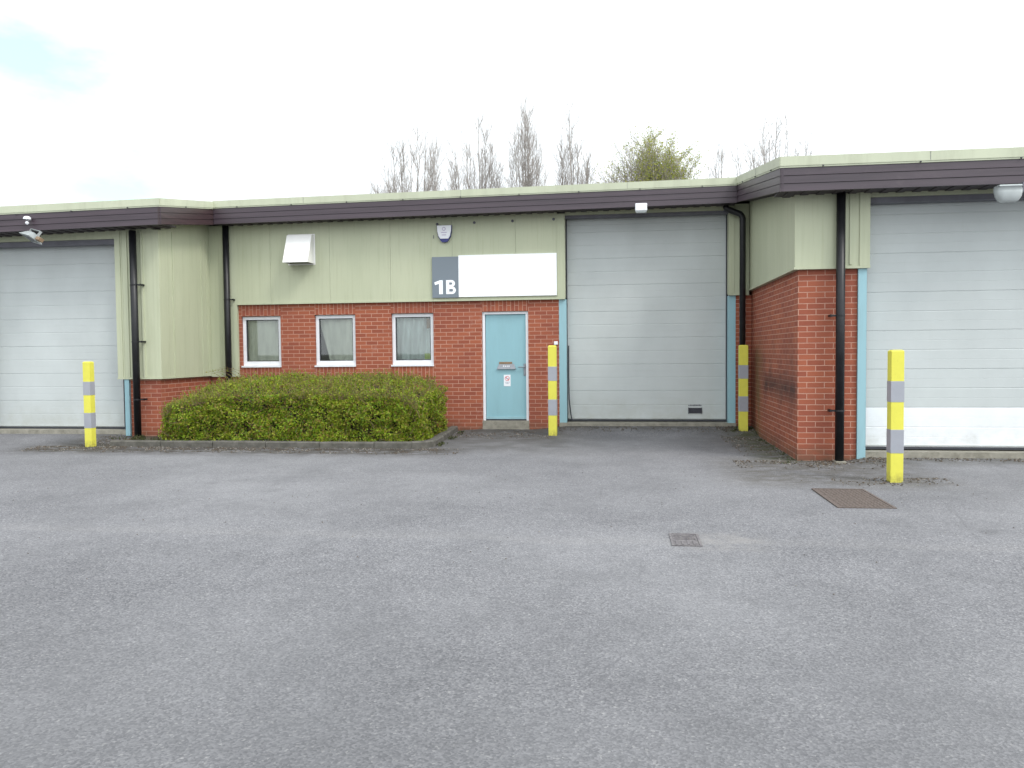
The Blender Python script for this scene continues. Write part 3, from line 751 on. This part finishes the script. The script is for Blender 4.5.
tmb.prism([(bx, 2.590), (bx, 2.852), (bx+t, 2.852), (bx+t, 2.590)], yt-.001, .0035)
for zc, h_, wd_ in ((2.786, .066, .150), (2.660, .070, .165)):
    o_ = [(bx+t, zc-h_)]+ring(bx+wd_-.05, zc, .07, h_, -90, 90)+[(bx+t, zc+h_)]
    i_ = [(bx+t, zc-h_+.044)]+ring(bx+wd_-.055, zc, .022, h_-.044, -90, 90)+[(bx+t, zc+h_-.044)]
    for k in range(len(o_)-1): tmb.prism([o_[k], i_[k], i_[k+1], o_[k+1]], yt-.001-(.0004 if zc > 2.7 else 0), .0035)
tm = None
tmb.build('unit_number', M['signwhite'], o)

o = thing('alarm_box', (-3.255, YC, 3.72), 'white shield-shaped burglar alarm box with blue foot above the sign', 'alarm box')
def shield(wd, top, bot, k=1):
    return [(-wd, top), (-wd*.97, top*.35+bot*.0), (-wd*.82, bot*.35), (-wd*.5, bot*.82), (-wd*.3, bot), (wd*.3, bot), (wd*.5, bot*.82), (wd*.82, bot*.35), (wd*.97, top*.35), (wd, top)]
cx, cz = -3.255, 3.72
pl = [(cx+x, cz+z) for x, z in shield(.142, .155, -.16)][::-1]
s = MB(); s.prism(pl, YC-.055, .054); s.build('casing', M['navyblue'], o)
pl2 = [(cx+x, cz+z) for x, z in [(-.135, .15), (-.13, .05), (-.108, -.045), (-.075, -.095), (.075, -.095), (.108, -.045), (.13, .05), (.135, .15)]][::-1]
s = MB(); s.prism(pl2, YC-.068, .0125); s.build('cover', M['white'], o)
s = MB()
for k in range(16):
    a0, a1 = 2*math.pi*k/16, 2*math.pi*(k+1)/16
    q = lambda a, r: (cx-.005+r*math.cos(a), YC-.0695, cz+.085+r*math.sin(a))
    s.add([q(a0, .036), q(a1, .036), q(a1, .022), q(a0, .022)], [(0, 1, 2, 3)])
s.box(cx-.06, cx+.05, YC-.0695, YC-.0685, cz+.012, cz+.026); s.box(cx-.045, cx+.04, YC-.0695, YC-.0685, cz-.035, cz-.02)
s.build('emblem', plain('faded_print', (.42, .36, .5), .5), o)

o = thing('vent_hood', (-6.03, YC, 3.45), 'white metal ventilation hood on the green cladding above the windows', 'vent hood')
s = MB(); hx0, hx1, hz0, hz1 = -6.325, -5.83, 3.225, 3.765
t_ = .004
s.hexa([(hx0, YC-.34, hz0), (hx1, YC-.34, hz0), (hx1, YC-.335, hz0), (hx0, YC-.335, hz0), (hx0, YC-.115, hz1), (hx1, YC-.115, hz1), (hx1, YC-.11, hz1), (hx0, YC-.11, hz1)])
s.hexa([(hx0, YC-.115, hz1-.004), (hx1, YC-.115, hz1-.004), (hx1, YC-.001, hz1+.006), (hx0, YC-.001, hz1+.006), (hx0, YC-.115, hz1), (hx1, YC-.115, hz1), (hx1, YC-.001, hz1+.012), (hx0, YC-.001, hz1+.012)])
for xa in (hx0, hx1-t_): s.hexa([(xa, YC-.335, hz0), (xa+t_, YC-.335, hz0), (xa+t_, YC-.001, hz0), (xa, YC-.001, hz0), (xa, YC-.112, hz1-.004), (xa+t_, YC-.112, hz1-.004), (xa+t_, YC-.001, hz1-.004), (xa, YC-.001, hz1-.004)])
s.build('hood', M['hood'], o)
s = MB(); frame(s, hx0-.025, hx1+.025, YC-.008, YC-.0005, hz0-.02, hz1+.03, .024); s.build('flange', M['hood'], o)
s = MB(); s.box(hx0+.01, hx1-.01, YC-.31, YC-.01, hz0+.05, hz0+.06); s.build('grille', M['dark'], o)

o = thing('motion_sensor', (.378, 14.36, 4.0), 'small white box sensor under the eaves over the middle sectional door', 'sensor')
s = MB(); s.bevbox(.275, .482, 14.31, 14.41, 3.945, 4.075, .008); s.build('housing', M['white'], o)
s = MB(); s.hexa([(.29, 14.325, 3.915), (.467, 14.325, 3.915), (.467, 14.40, 3.915), (.29, 14.40, 3.915), (.28, 14.315, 3.944), (.477, 14.315, 3.944), (.477, 14.405, 3.944), (.28, 14.405, 3.944)]); s.build('lens', M['lens'], o)
s = MB(); s.box(.35, .41, 14.411, 14.449, 3.99, 4.09); s.build('bracket', M['dark'], o)

# floodlight over the left door
o = thing('floodlight', (-9.93, 12.52, 3.54), 'grey floodlight tilted downwards under the eaves over the left sectional door', 'floodlight', local=True, rot=(R(-32), R(12), R(-30)))
s = MB(); s.hexa([(-.17, -.12, -.035), (.17, -.12, -.035), (.17, .13, -.035), (-.17, .13, -.035), (-.11, -.06, .055), (.11, -.06, .055), (.11, .1, .055), (-.11, .1, .055)])
s.bevbox(-.18, .18, -.13, .14, -.052, -.036, .004)
s.build('housing', M['alu'], o)
s = MB(); s.box(-.14, .14, -.09, .10, -.056, -.0525); s.build('glass_face', plain('dusty_lamp_glass', (.16, .18, .18), .25, .2, 14), o)
s = MB(); s.box(-.10, .10, .0, .03, -.058, -.0565); s.box(-.02, .02, -.07, .08, -.0585, -.057); s.build('reflector', M['header'], o)
s = MB(); s.box(-.19, -.182, -.02, .02, -.02, .12); s.box(.182, .19, -.02, .02, -.02, .12); s.box(-.19, .19, -.02, .02, .12, .127); s.build('mounting_bracket', M['alu'], o)
s = MB(); s.bevbox(.205, .33, -.02, .07, -.04, .02, .005); s.build('junction_box', M['tan'], o)

o = thing('dome_sensor', (-10.05, 12.62, 3.84), 'tiny white domed sensor on the brown fascia at far left', 'sensor')
s = MB(); s.lathe([(.06, .02), (.062, .035), (.05, .058), (.025, .07), (.003, .073)], (-10.05, 12.57, 3.82), 16); s.lathe([(.02, -.0), (.02, .02)], (-10.05, 12.57, 3.82), 10); s.box(-10.07, -10.03, 12.57, 12.64, 3.825, 3.85); s.build('dome', M['white'], o, smooth=True)
s = MB(); s.lathe([(.002, -.03), (.022, -.02), (.032, 0), (.022, .02), (.002, .03)], (-10.045, 12.56, 3.775), 12); s.build('eye', M['white'], o, smooth=True)

o = thing('bulkhead_light', (4.71, 10.62, 3.40), 'clear domed bulkhead light under the eaves over the right sectional door', 'wall light')
s = MB()
prof = [(.0, 1.0, 1.0), (.05, 1.02, 1.0), (.11, .93, .9), (.16, .74, .7), (.178, .55, .5)]
vs = []; seg = 20
for dz, kx, ky in prof:
    for k in range(seg):
        t = 2*math.pi*k/seg; cxx = math.copysign(abs(math.cos(t))**.5, math.cos(t)); syy = math.copysign(abs(math.sin(t))**.5, math.sin(t))
        vs.append((4.71+.15*kx*cxx+dz*.05, 10.60+.085*ky*syy, 3.445-dz))
n = len(prof)
s.add(vs, [(i*seg+k, i*seg+(k+1) % seg, (i+1)*seg+(k+1) % seg, (i+1)*seg+k) for i in range(n-1) for k in range(seg)]+[tuple(range(seg)), tuple((n-1)*seg+k for k in range(seg))])
s.build('diffuser', M['lens'], o, smooth=True)
s = MB(); s.bevbox(4.58, 4.845, 10.52, 10.68, 3.446, 3.47, .006); s.build('base_plate', M['alu'], o)
s = MB(); s.tube([(4.60, 10.60, 3.40), (4.82, 10.60, 3.36)], .022, 8); s.box(4.86, 4.95, 10.55, 10.64, 3.38, 3.5); s.build('lamp_holder', M['header'], o)

# ================================================================ bollards
def make_bollard(h):
    o = thing('bollard', (0, 0, 0), '', 'bollard', 'yellow and grey striped bollards guarding the doors', local=True)
    a = .0735
    s = MB(); s.bevbox(-a, a, -a, a, -.05, h-.012, .004)
    s.hexa([(-a+.004, -a+.004, h-.012), (a-.004, -a+.004, h-.012), (a-.004, a-.004, h-.012), (-a+.004, a-.004, h-.012), (-a+.02, -a+.02, h), (a-.02, -a+.02, h), (a-.02, a-.02, h), (-a+.02, a-.02, h)])
    s.build('post', M['yellow'], o)
    a += .0025
    for z0, z1 in ((h*.222, h*.40), (h*.607, h*.765)):
        s = MB(); s.bevbox(-a, a, -a, a, z0, z1, .0022); s.build('reflective_band', M['band'], o)
    return o
bl = [((3.06, 9.45), 1.478, 'nearest striped bollard, in front of the right unit beside the rusty drain cover'),
      ((-1.185, 14.14), 1.60, 'striped bollard between the blue entrance door and the middle sectional door'),
      ((2.15, 14.50), 1.575, 'striped bollard in the recess at the right side of the middle sectional door'),
      ((-8.66, 12.10), 1.40, 'striped bollard in front of the left sectional door, left of the hedge')]
proto = None
for ((x, y), h_, lb), wf in zip(bl, (.93, 1.0, 1.0, .83)):
    if proto is None: o = proto = make_bollard(1.5)
    else: o = copy_thing(proto)
    o.location = (x, y, yard_h(x, y)); o.scale = (wf, wf, (h_-yard_h(x, y))/1.5); o['label'] = lb

# ================================================================ covers in the yard
o = thing('manhole_cover', (2.29, 8.36, 0), 'large rusty brown double drain cover in the asphalt near the right bollard', 'manhole cover')
zz = max(yard_h(x, y) for x in (2.0, 2.3, 2.6) for y in (7.8, 8.3, 8.9))+.004
s = MB(); frame3 = lambda mb, x0, x1, y0, y1, t, z0, z1: (mb.box(x0, x0+t, y0, y1, z0, z1), mb.box(x1-t, x1, y0, y1, z0, z1), mb.box(x0+t, x1-t, y0, y0+t, z0, z1), mb.box(x0+t, x1-t, y1-t, y1, z0, z1))
frame3(s, 2.03, 2.56, 7.83, 8.88, .025, -.05, zz+.003); s.build('frame', M['iron'], o)
for y0 in (7.858, 8.358):
    s = MB(); s.box(2.058, 2.532, y0, y0+.494, -.04, zz-.001)
    for i in range(11):
        for j in range(11):
            x = 2.075+i*.0415; y = y0+.02+j*.043
            if (i+j) % 2: s.box(x, x+.028, y, y+.010, zz-.001, zz+.0015)
            else: s.box(x+.009, x+.019, y-.009, y+.019, zz-.001, zz+.0015)
    s.build('lid', M['iron'], o)
o = thing('stopcock_cover', (.5, 6.39, 0), 'small square grey iron cover in the asphalt left of the rusty drain cover', 'manhole cover')
zz = max(yard_h(x, y) for x in (.3, .5, .7) for y in (6.2, 6.4, 6.6))+.004
s = MB(); frame3(s, .39, .62, 6.19, 6.60, .018, -.05, zz+.003); s.build('frame', M['ironlight'], o)
s = MB(); s.box(.41, .60, 6.21, 6.58, -.04, zz-.002)
for i in range(4):
    s.box(.425+i*.044, .44+i*.044, 6.23, 6.36, zz-.002, zz+.003); s.box(.425, .585, 6.40+i*.042, 6.415+i*.042, zz-.002, zz+.003)
s.build('lid', M['ironlight'], o)

# ================================================================ hedge bed
KX0, KX1, KY0, KT = -8.34, -2.93, 12.13, .12
pts = [(KX0, KY0)]; r_ = .30
nseg = 6; x = KX0
while x < KX1-r_-.2: x += .9; pts.append((min(x, KX1-r_), KY0))
pts[-1] = (KX1-r_, KY0)
arc = [(KX1-r_+r_*math.sin(R(a)), KY0+r_-r_*math.cos(R(a))) for a in (30, 60, 90)]
pts += arc+[(KX1-.03, KY0+1.1), (KX1-.08, KY0+1.9), (KX1-.13, YM-.002)]
s = MB()
rnd = random.Random(4)
for i in range(len(pts)-1):
    a, b_ = Vector(pts[i]), Vector(pts[i+1]); d = (b_-a).normalized(); nrm = Vector((-d.y, d.x))
    g_ = .005 if (b_-a).length > .3 else 0
    a2, b2 = a+d*g_, b_-d*g_; dz = rnd.uniform(-.008, .008); top = .098+dz
    c0, c1 = a2+nrm*KT, b2+nrm*KT
    e = .018
    ai, bi = a2+nrm*e, b2+nrm*e
    s.add([(*a2, -.05), (*b2, -.05), (*a2, top-e), (*b2, top-e), (*ai, top), (*bi, top), (*c0, top), (*c1, top), (*c0, -.05), (*c1, -.05)],
          [(0, 1, 3, 2), (2, 3, 5, 4), (4, 5, 7, 6), (6, 7, 9, 8), (0, 2, 4, 6, 8), (1, 9, 7, 5, 3)])
tag(s.build('kerb', M['kerb']), 'low dirty concrete kerb edging the hedge bed', 'kerb', kind='structure')
s = MB(); nx, ny = 60, 30; vs = []
for j in range(ny+1):
    for i in range(nx+1):
        x = KX0+.02+(KX1-KX0-.14-.02)*i/nx; y = KY0+.08+(YM-KY0-.08)*j/ny
        if x > KX1-.35 and y < KY0+.35: x = KX1-.35
        vs.append((x, y, .075+.03*noise.noise(Vector((x*3, y*3, 1)))))
s.add(vs, [(j*(nx+1)+i, j*(nx+1)+i+1, (j+1)*(nx+1)+i+1, (j+1)*(nx+1)+i) for j in range(ny) for i in range(nx)])
tag(s.build('planting_bed', M['soil']), 'bare soil bed under the hedge', 'soil', kind='structure')

HX0, HX1, HY0, HY1 = -7.57, -3.12, 12.28, 14.15
def hedge_top(x, y):
    t = sm(HX0-.1, HX0+1.3, x)*.20+.70; t = t-.10*sm(HX1-1.0, HX1, x)
    return t+.16*sm(HY0, HY0+1.2, y)+.05*noise.noise(Vector((x*1.3, y*1.3, 0)))-.12*(1-sm(HY0, HY0+.22, y))-.10*(1-sm(HX0, HX0+.25, x))-.12*sm(HX1-.22, HX1, x)
def hedge_pt(rnd):
    """random point in the outer shell of the hedge, with its outward direction"""
    while True:
        u = rnd.random()
        if u < .52:      # front
            x = rnd.uniform(HX0, HX1); z = rnd.uniform(.08, 1)*hedge_top(x, HY0+.1); nrm = Vector((0, -1, .15)); p = Vector((x, HY0, z))
            p.y += .10*(1-sm(HX0, HX0+.3, x)) + .10*sm(HX1-.3, HX1, x)
        elif u < .86:    # top
            x = rnd.uniform(HX0, HX1); y = rnd.uniform(HY0, HY1); nrm = Vector((0, -.2, 1)); p = Vector((x, y, hedge_top(x, y)))
        elif u < .96:    # right end
            y = rnd.uniform(HY0, HY1); z = rnd.uniform(.08, 1)*hedge_top(HX1-.1, y); nrm = Vector((1, -.1, .1)); p = Vector((HX1, y, z))
        else:
            y = rnd.uniform(HY0, HY1); z = rnd.uniform(.08, 1)*hedge_top(HX0+.1, y); nrm = Vector((-1, -.1, .1)); p = Vector((HX0, y, z))
        q = p*2.6; bulge = .10*noise.noise(q)+.08*noise.noise(Vector((p.x*5, p.y*5, p.z*8)))
        cl = noise.noise(p*5+Vector((9, 2, 4)))+.5*noise.noise(p*11)
        if cl < -.06 and rnd.random() < .72: continue
        dep = abs(rnd.gauss(0, .05)) + (.10*rnd.random() if rnd.random() < .35 else 0)
        p += nrm*(bulge-dep)
        if p.z < .06: continue
        return p, nrm
rnd = random.Random(11)
hd_ = thing('hedge', (-5.2, 13.2, .07), 'clipped low green hedge in a kerbed bed under the windows', 'hedge')
lv = MB()
def leafquad(mb, p, nrm, s_, rnd, spread=.9):
    d = (nrm+Vector((rnd.gauss(0, spread), rnd.gauss(0, spread), rnd.gauss(0, spread)))).normalized()
    a = d.cross(Vector((rnd.gauss(0, 1), rnd.gauss(0, 1), rnd.gauss(0, 1)))).normalized(); b_ = d.cross(a)
    l = s_*rnd.uniform(.7, 1.3); wv_ = l*.55
    mb.add([p-a*l, p-b_*wv_+d*l*.15, p+a*l, p+b_*wv_+d*l*.15], [(0, 1, 2, 3)])
for i in range(60000):
    p, nrm = hedge_pt(rnd); leafquad(lv, p, nrm, .020, rnd)
# fine shoots standing out of the top and front
tw = MB()
for i in range(2000):
    x = rnd.uniform(HX0+.05, HX1-.03); y = rnd.uniform(HY0+.02, HY1)
    if rnd.random() < .3: y = HY0+.05
    p = Vector((x, y, hedge_top(x, y)-.04)); ln = rnd.uniform(.07, .20)
    d = Vector((rnd.gauss(0, .35), rnd.gauss(-.1, .35), 1)).normalized(); q = p+d*ln
    tw.tube([p, p+d*ln*.5+Vector((rnd.gauss(0, .008), 0, 0)), q], [.003, .0025, .0015], 3, False)
    for k in range(7):
        t = rnd.uniform(.25, 1.05); leafquad(lv, p+d*ln*t, Vector((0, 0, .3)), .0125, rnd, 1)
for i in range(1500):
    p, nrm = hedge_pt(rnd); p -= nrm*.05
    d = (nrm*.5+Vector((rnd.gauss(0, .7), rnd.gauss(0, .3), rnd.gauss(.5, .6)))).normalized()
    ln = rnd.uniform(.08, .22); tw.tube([p-d*.05, p+d*ln*.5, p+d*ln*.9], [.0045, .0035, .002], 3, False)
# long arching shoots at the back left
for i in range(6):
    x = -7.2+.12*i; p = Vector((x, 13.9, 1.0)); q = p+Vector((-.35-.05*i, -.1, .17+.02*i)); tw.tube([p, (p+q)/2+Vector((0, 0, .06)), q], [.004, .003, .002], 3, False)
    for k in range(12): t = rnd.uniform(.2, 1); leafquad(lv, p.lerp(q, t)+Vector((0, 0, .06*math.sin(t*3.1))), Vector((0, 0, .3)), .014, rnd, 1)
lv.build('foliage', M['leaf'], hd_)
# main stems from the ground
for i in range(150):
    x = rnd.uniform(HX0+.12, HX1-.12); y = rnd.uniform(HY0+.15, HY1-.1); p = Vector((x, y, .04)); h_ = hedge_top(x, y)*.85
    tw.tube([p, p+Vector((rnd.gauss(0, .06), rnd.gauss(0, .06), h_*.5)), p+Vector((rnd.gauss(0, .14), rnd.gauss(0, .12), h_))], [.013, .009, .005], 5, False)
tw.build('stems', M['stem'], hd_)
# closed twig core seen through gaps, inner shade put into its dark colour
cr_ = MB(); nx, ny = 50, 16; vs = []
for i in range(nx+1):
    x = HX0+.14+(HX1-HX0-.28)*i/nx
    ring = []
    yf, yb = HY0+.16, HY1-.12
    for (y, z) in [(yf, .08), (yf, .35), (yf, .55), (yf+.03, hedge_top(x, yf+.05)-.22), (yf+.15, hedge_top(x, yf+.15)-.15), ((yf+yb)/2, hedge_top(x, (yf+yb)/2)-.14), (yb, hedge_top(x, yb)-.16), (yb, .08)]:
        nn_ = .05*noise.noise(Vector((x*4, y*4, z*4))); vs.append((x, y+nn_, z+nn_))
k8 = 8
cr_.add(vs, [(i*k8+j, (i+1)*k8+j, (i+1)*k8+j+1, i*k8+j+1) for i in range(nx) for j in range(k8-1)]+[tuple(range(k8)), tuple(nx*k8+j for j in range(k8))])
cr_.build('dark_twig_core', plain('dark_hedge_core', (.035, .028, .014), .95, .5, 30, bump=.8), hd_)

# ================================================================ weeds and grit
rnd = random.Random(5)
db = MB()
def grit(n, x0, x1, y0, y1, s0=.006, s1=.02):
    for i in range(n):
        x = rnd.uniform(x0, x1); y = rnd.triangular(y0, y1, y1 if y0 < 13 else (y0+y1)/2)
        if noise.noise(Vector((x*2.5, y*2.5, 7))) < rnd.uniform(-.5, .35): continue
        p = Vector((x, y, yard_h(x, y)+.004)); s_ = rnd.uniform(s0, s1)
        a = rnd.uniform(0, 6.28); v1 = Vector((math.cos(a), math.sin(a), rnd.uniform(-.2, .4)))*s_; v2 = Vector((-math.sin(a), math.cos(a), rnd.uniform(-.1, .3)))*s_*.7; v3 = Vector((0, 0, s_*.6))
        db.add([p-v1, p-v2, p+v1, p+v2, p+v3], [(0, 1, 4), (1, 2, 4), (2, 3, 4), (3, 0, 4)])
grit(3600, -9.6, -2.4, 11.35, 12.12); grit(600, -9.0, -8.2, 11.8, 12.9)
grit(1500, 1.5, 3.4, 10.3, 11.1); grit(450, 2.4, 3.7, 9.1, 9.7); grit(900, 1.7, 2.33, 11, 14.8)
grit(700, -3.0, -1.2, 13.5, 14.85); grit(500, -1.1, 2.3, 14.3, 14.78); grit(500, 3.2, 5.5, 10.8, 11.05)
grit(500, -7, 5, 4, 10, .004, .010)
tag(db.build('grit', M['debris']), 'dead leaves and grit lying along the kerb and walls', 'debris', kind='stuff')
wd = MB()
def weeds(n, x0, x1, y0, y1, hmax=.06, z=None):
    for i in range(n):
        x = rnd.uniform(x0, x1); y = rnd.uniform(y0, y1)
        if noise.noise(Vector((x*3, y*3, 2))) < 0: continue
        for k in range(5):
            a = rnd.uniform(0, 6.28); h_ = rnd.uniform(.3, 1)*hmax; d = Vector((math.cos(a)*.5, math.sin(a)*.5, 1)).normalized()*h_
            p = Vector((x+rnd.gauss(0, .02), y+rnd.gauss(0, .02), (yard_h(x, y) if z is None else z))); sd_ = Vector((-math.sin(a), math.cos(a), 0))*.006
            wd.add([p-sd_, p+sd_, p+d*.6+sd_, p+d, p+d*.6-sd_], [(0, 1, 2, 3, 4)])
weeds(80, 2.26, 2.36, 11.1, 14.7, .03); weeds(30, 1.8, 2.6, 10.8, 11.1, .02); weeds(90, -8.2, -7.5, 12.3, 12.9, .09, .08); weeds(60, -2.95, -2.85, 12.4, 14.6, .06)
weeds(60, 1.95, 2.3, 14.2, 14.7, .04); weeds(120, -8.0, -3.2, 12.22, 12.32, .07, .08); weeds(40, -8.8, -8.4, 12.5, 13.0, .04)
tag(wd.build('weeds', M['weed']), 'sparse weeds and moss along the wall foot', 'weeds', kind='stuff')

# ================================================================ trees behind the roof
def tree(loc, H, half, apex, n_limbs, seed, label, leafy=0, leaf_side=0, thin=1.0, group='bare trees behind the units', name='bare_tree', density=1.0, rounded=False, low=.60):
    rnd = random.Random(seed)
    o = thing(name, loc, label, 'tree', group, local=True)
    tk = MB(); tb = MB(); lf = MB()
    tk.tube([(0, 0, -.2), (.03, 0, H*.10), (.0, .02, H*.22)], [.26*thin, .20*thin, .17*thin], 9)
    tips = []
    def limb(p0, p1, n, wob):
        pts = []
        for i in range(n+1):
            t = i/n; p = p0.lerp(p1, t); bow = math.sin(t*math.pi)*.22*(1-t*.4)     # leaves the trunk sideways, then turns up
            p = p+Vector(((p1.x-p0.x)*bow, (p1.y-p0.y)*bow, 0))
            if 0 < i < n: p += Vector((rnd.gauss(0, wob), rnd.gauss(0, wob), 0))
            pts.append(p)
        return pts
    def envelope(x):
        if rounded: return math.sqrt(max(.02, 1-(x/(half*1.05))**2))
        return max(0, 1-abs(x-apex)/(half*1.35-(apex if x > apex else -apex)*.6))**.5
    for li in range(n_limbs):
        fr = rnd.uniform(-1, 1) if li else apex/half
        lx = fr*half; e = envelope(lx)
        lz = H*(low+(1-low)*e)*(rnd.uniform(.80, 1.0)**.5 if li else 1)
        p0 = Vector((0, 0, H*rnd.uniform(.12, .45 if not rounded else .6))); p0.x += lx*.12
        p1 = Vector((lx, rnd.uniform(-1, 1)*half*.7, lz))
        pts = limb(p0, p1, 12, .035)
        r0 = (.075 if li == 0 else .042)*thin*rnd.uniform(.8, 1.1); tk.tube(pts, [r0*(1-.9*i/12)+.004 for i in range(13)], 4, False)
        for i in range(int(26*density)):
            t = rnd.uniform(.3, .99); k = t*12; a = int(k); p = pts[a].lerp(pts[min(a+1, 12)], k-a)
            up = (pts[min(a+1, 12)]-pts[max(a-1, 0)]).normalized()
            az = rnd.uniform(0, 6.283); sidev = Vector((math.cos(az), math.sin(az), 0))
            d = (up+sidev*rnd.uniform(.3, .7)).normalized(); ln = H*rnd.uniform(.05, .15)*(1.1-.7*t)*(1.5 if rounded else 1)
            if rounded: d = (d+sidev*.5).normalized()
            q = p+d*ln+Vector((0, 0, ln*.22)); mid = p+d*ln*.5
            tb.tube([p, mid, q], [.0105*thin, .008*thin, .004*thin], 3, False)
            for j in range(6):
                s_ = rnd.uniform(.15, 1); pp = p.lerp(q, s_); az2 = rnd.uniform(0, 6.283)
                d2 = (d+Vector((math.cos(az2), math.sin(az2), .3))*.55).normalized(); l2 = ln*rnd.uniform(.2, .55)
                qq = pp+d2*l2; tb.tube([pp, qq], [.006*thin, .003*thin], 3, False); tips.append((pp, qq))
    tk.build('trunk', M['bark'], o, smooth=True); tb.build('twigs', M['twigs'], o)
    if leafy:
        for pp, qq in tips:
            pr = leafy*(1.0 if qq.x > leaf_side else .3)
            for k in range(9):
                if rnd.random() > pr: continue
                p = pp.lerp(qq, rnd.uniform(.2, 1.1))+Vector((rnd.gauss(0, .09), rnd.gauss(0, .09), rnd.gauss(0, .09)))
                leafquad(lf, p, Vector((0, 0, .5)), .040, rnd, 1)
        lf.build('foliage', M['treeleaf'], o)
    return o
TY = 36; K = TY/30
def tx(a): return a*K
def tz(a): return (a-1.5)*K+1.5
tree((tx(-7.95), TY, 0), tz(10.0), 1.75, .6, 30, 1, 'leftmost bare tree behind the roof, leaning outwards to the left', low=.70, density=.8, thin=.9)
tree((tx(-5.5), TY+1, 0), tz(10.45), 1.1, .1, 26, 12, 'broad many-stemmed bare tree, second from the left behind the roof', low=.70, density=.85, thin=.9)
tree((tx(-3.4), TY, 0), tz(11.0), .85, -.05, 17, 3, 'tallest bare tree with a straight leader behind the middle of the roof', low=.64, density=.85, thin=.9)
tree((tx(-1.75), TY+1, 0), tz(10.55), .85, -.1, 17, 4, 'bare tree immediately left of the greening round tree', low=.64, density=.85, thin=.9)
tree((tx(.95), TY, 0), tz(9.1), 1.75, -.1, 46, 25, 'round-crowned tree coming into yellow-green leaf above the middle sectional door', leafy=.55, leaf_side=-.4, group=None, name='budding_tree', density=.8, rounded=True, low=.76)
tree((tx(6.1), TY+4, 0), tz(9.9)+1.0, 1.9, -.1, 26, 6, 'faint thin bare tree rising behind the right-hand roof corner', thin=.85, density=.7, low=.76)
tree((tx(4.25), TY+6, 0), tz(8.7)+1.5, .7, .0, 8, 7, 'small sparse bare tree peeping over the roof where the roofline steps', thin=.8, density=.7, low=.84)
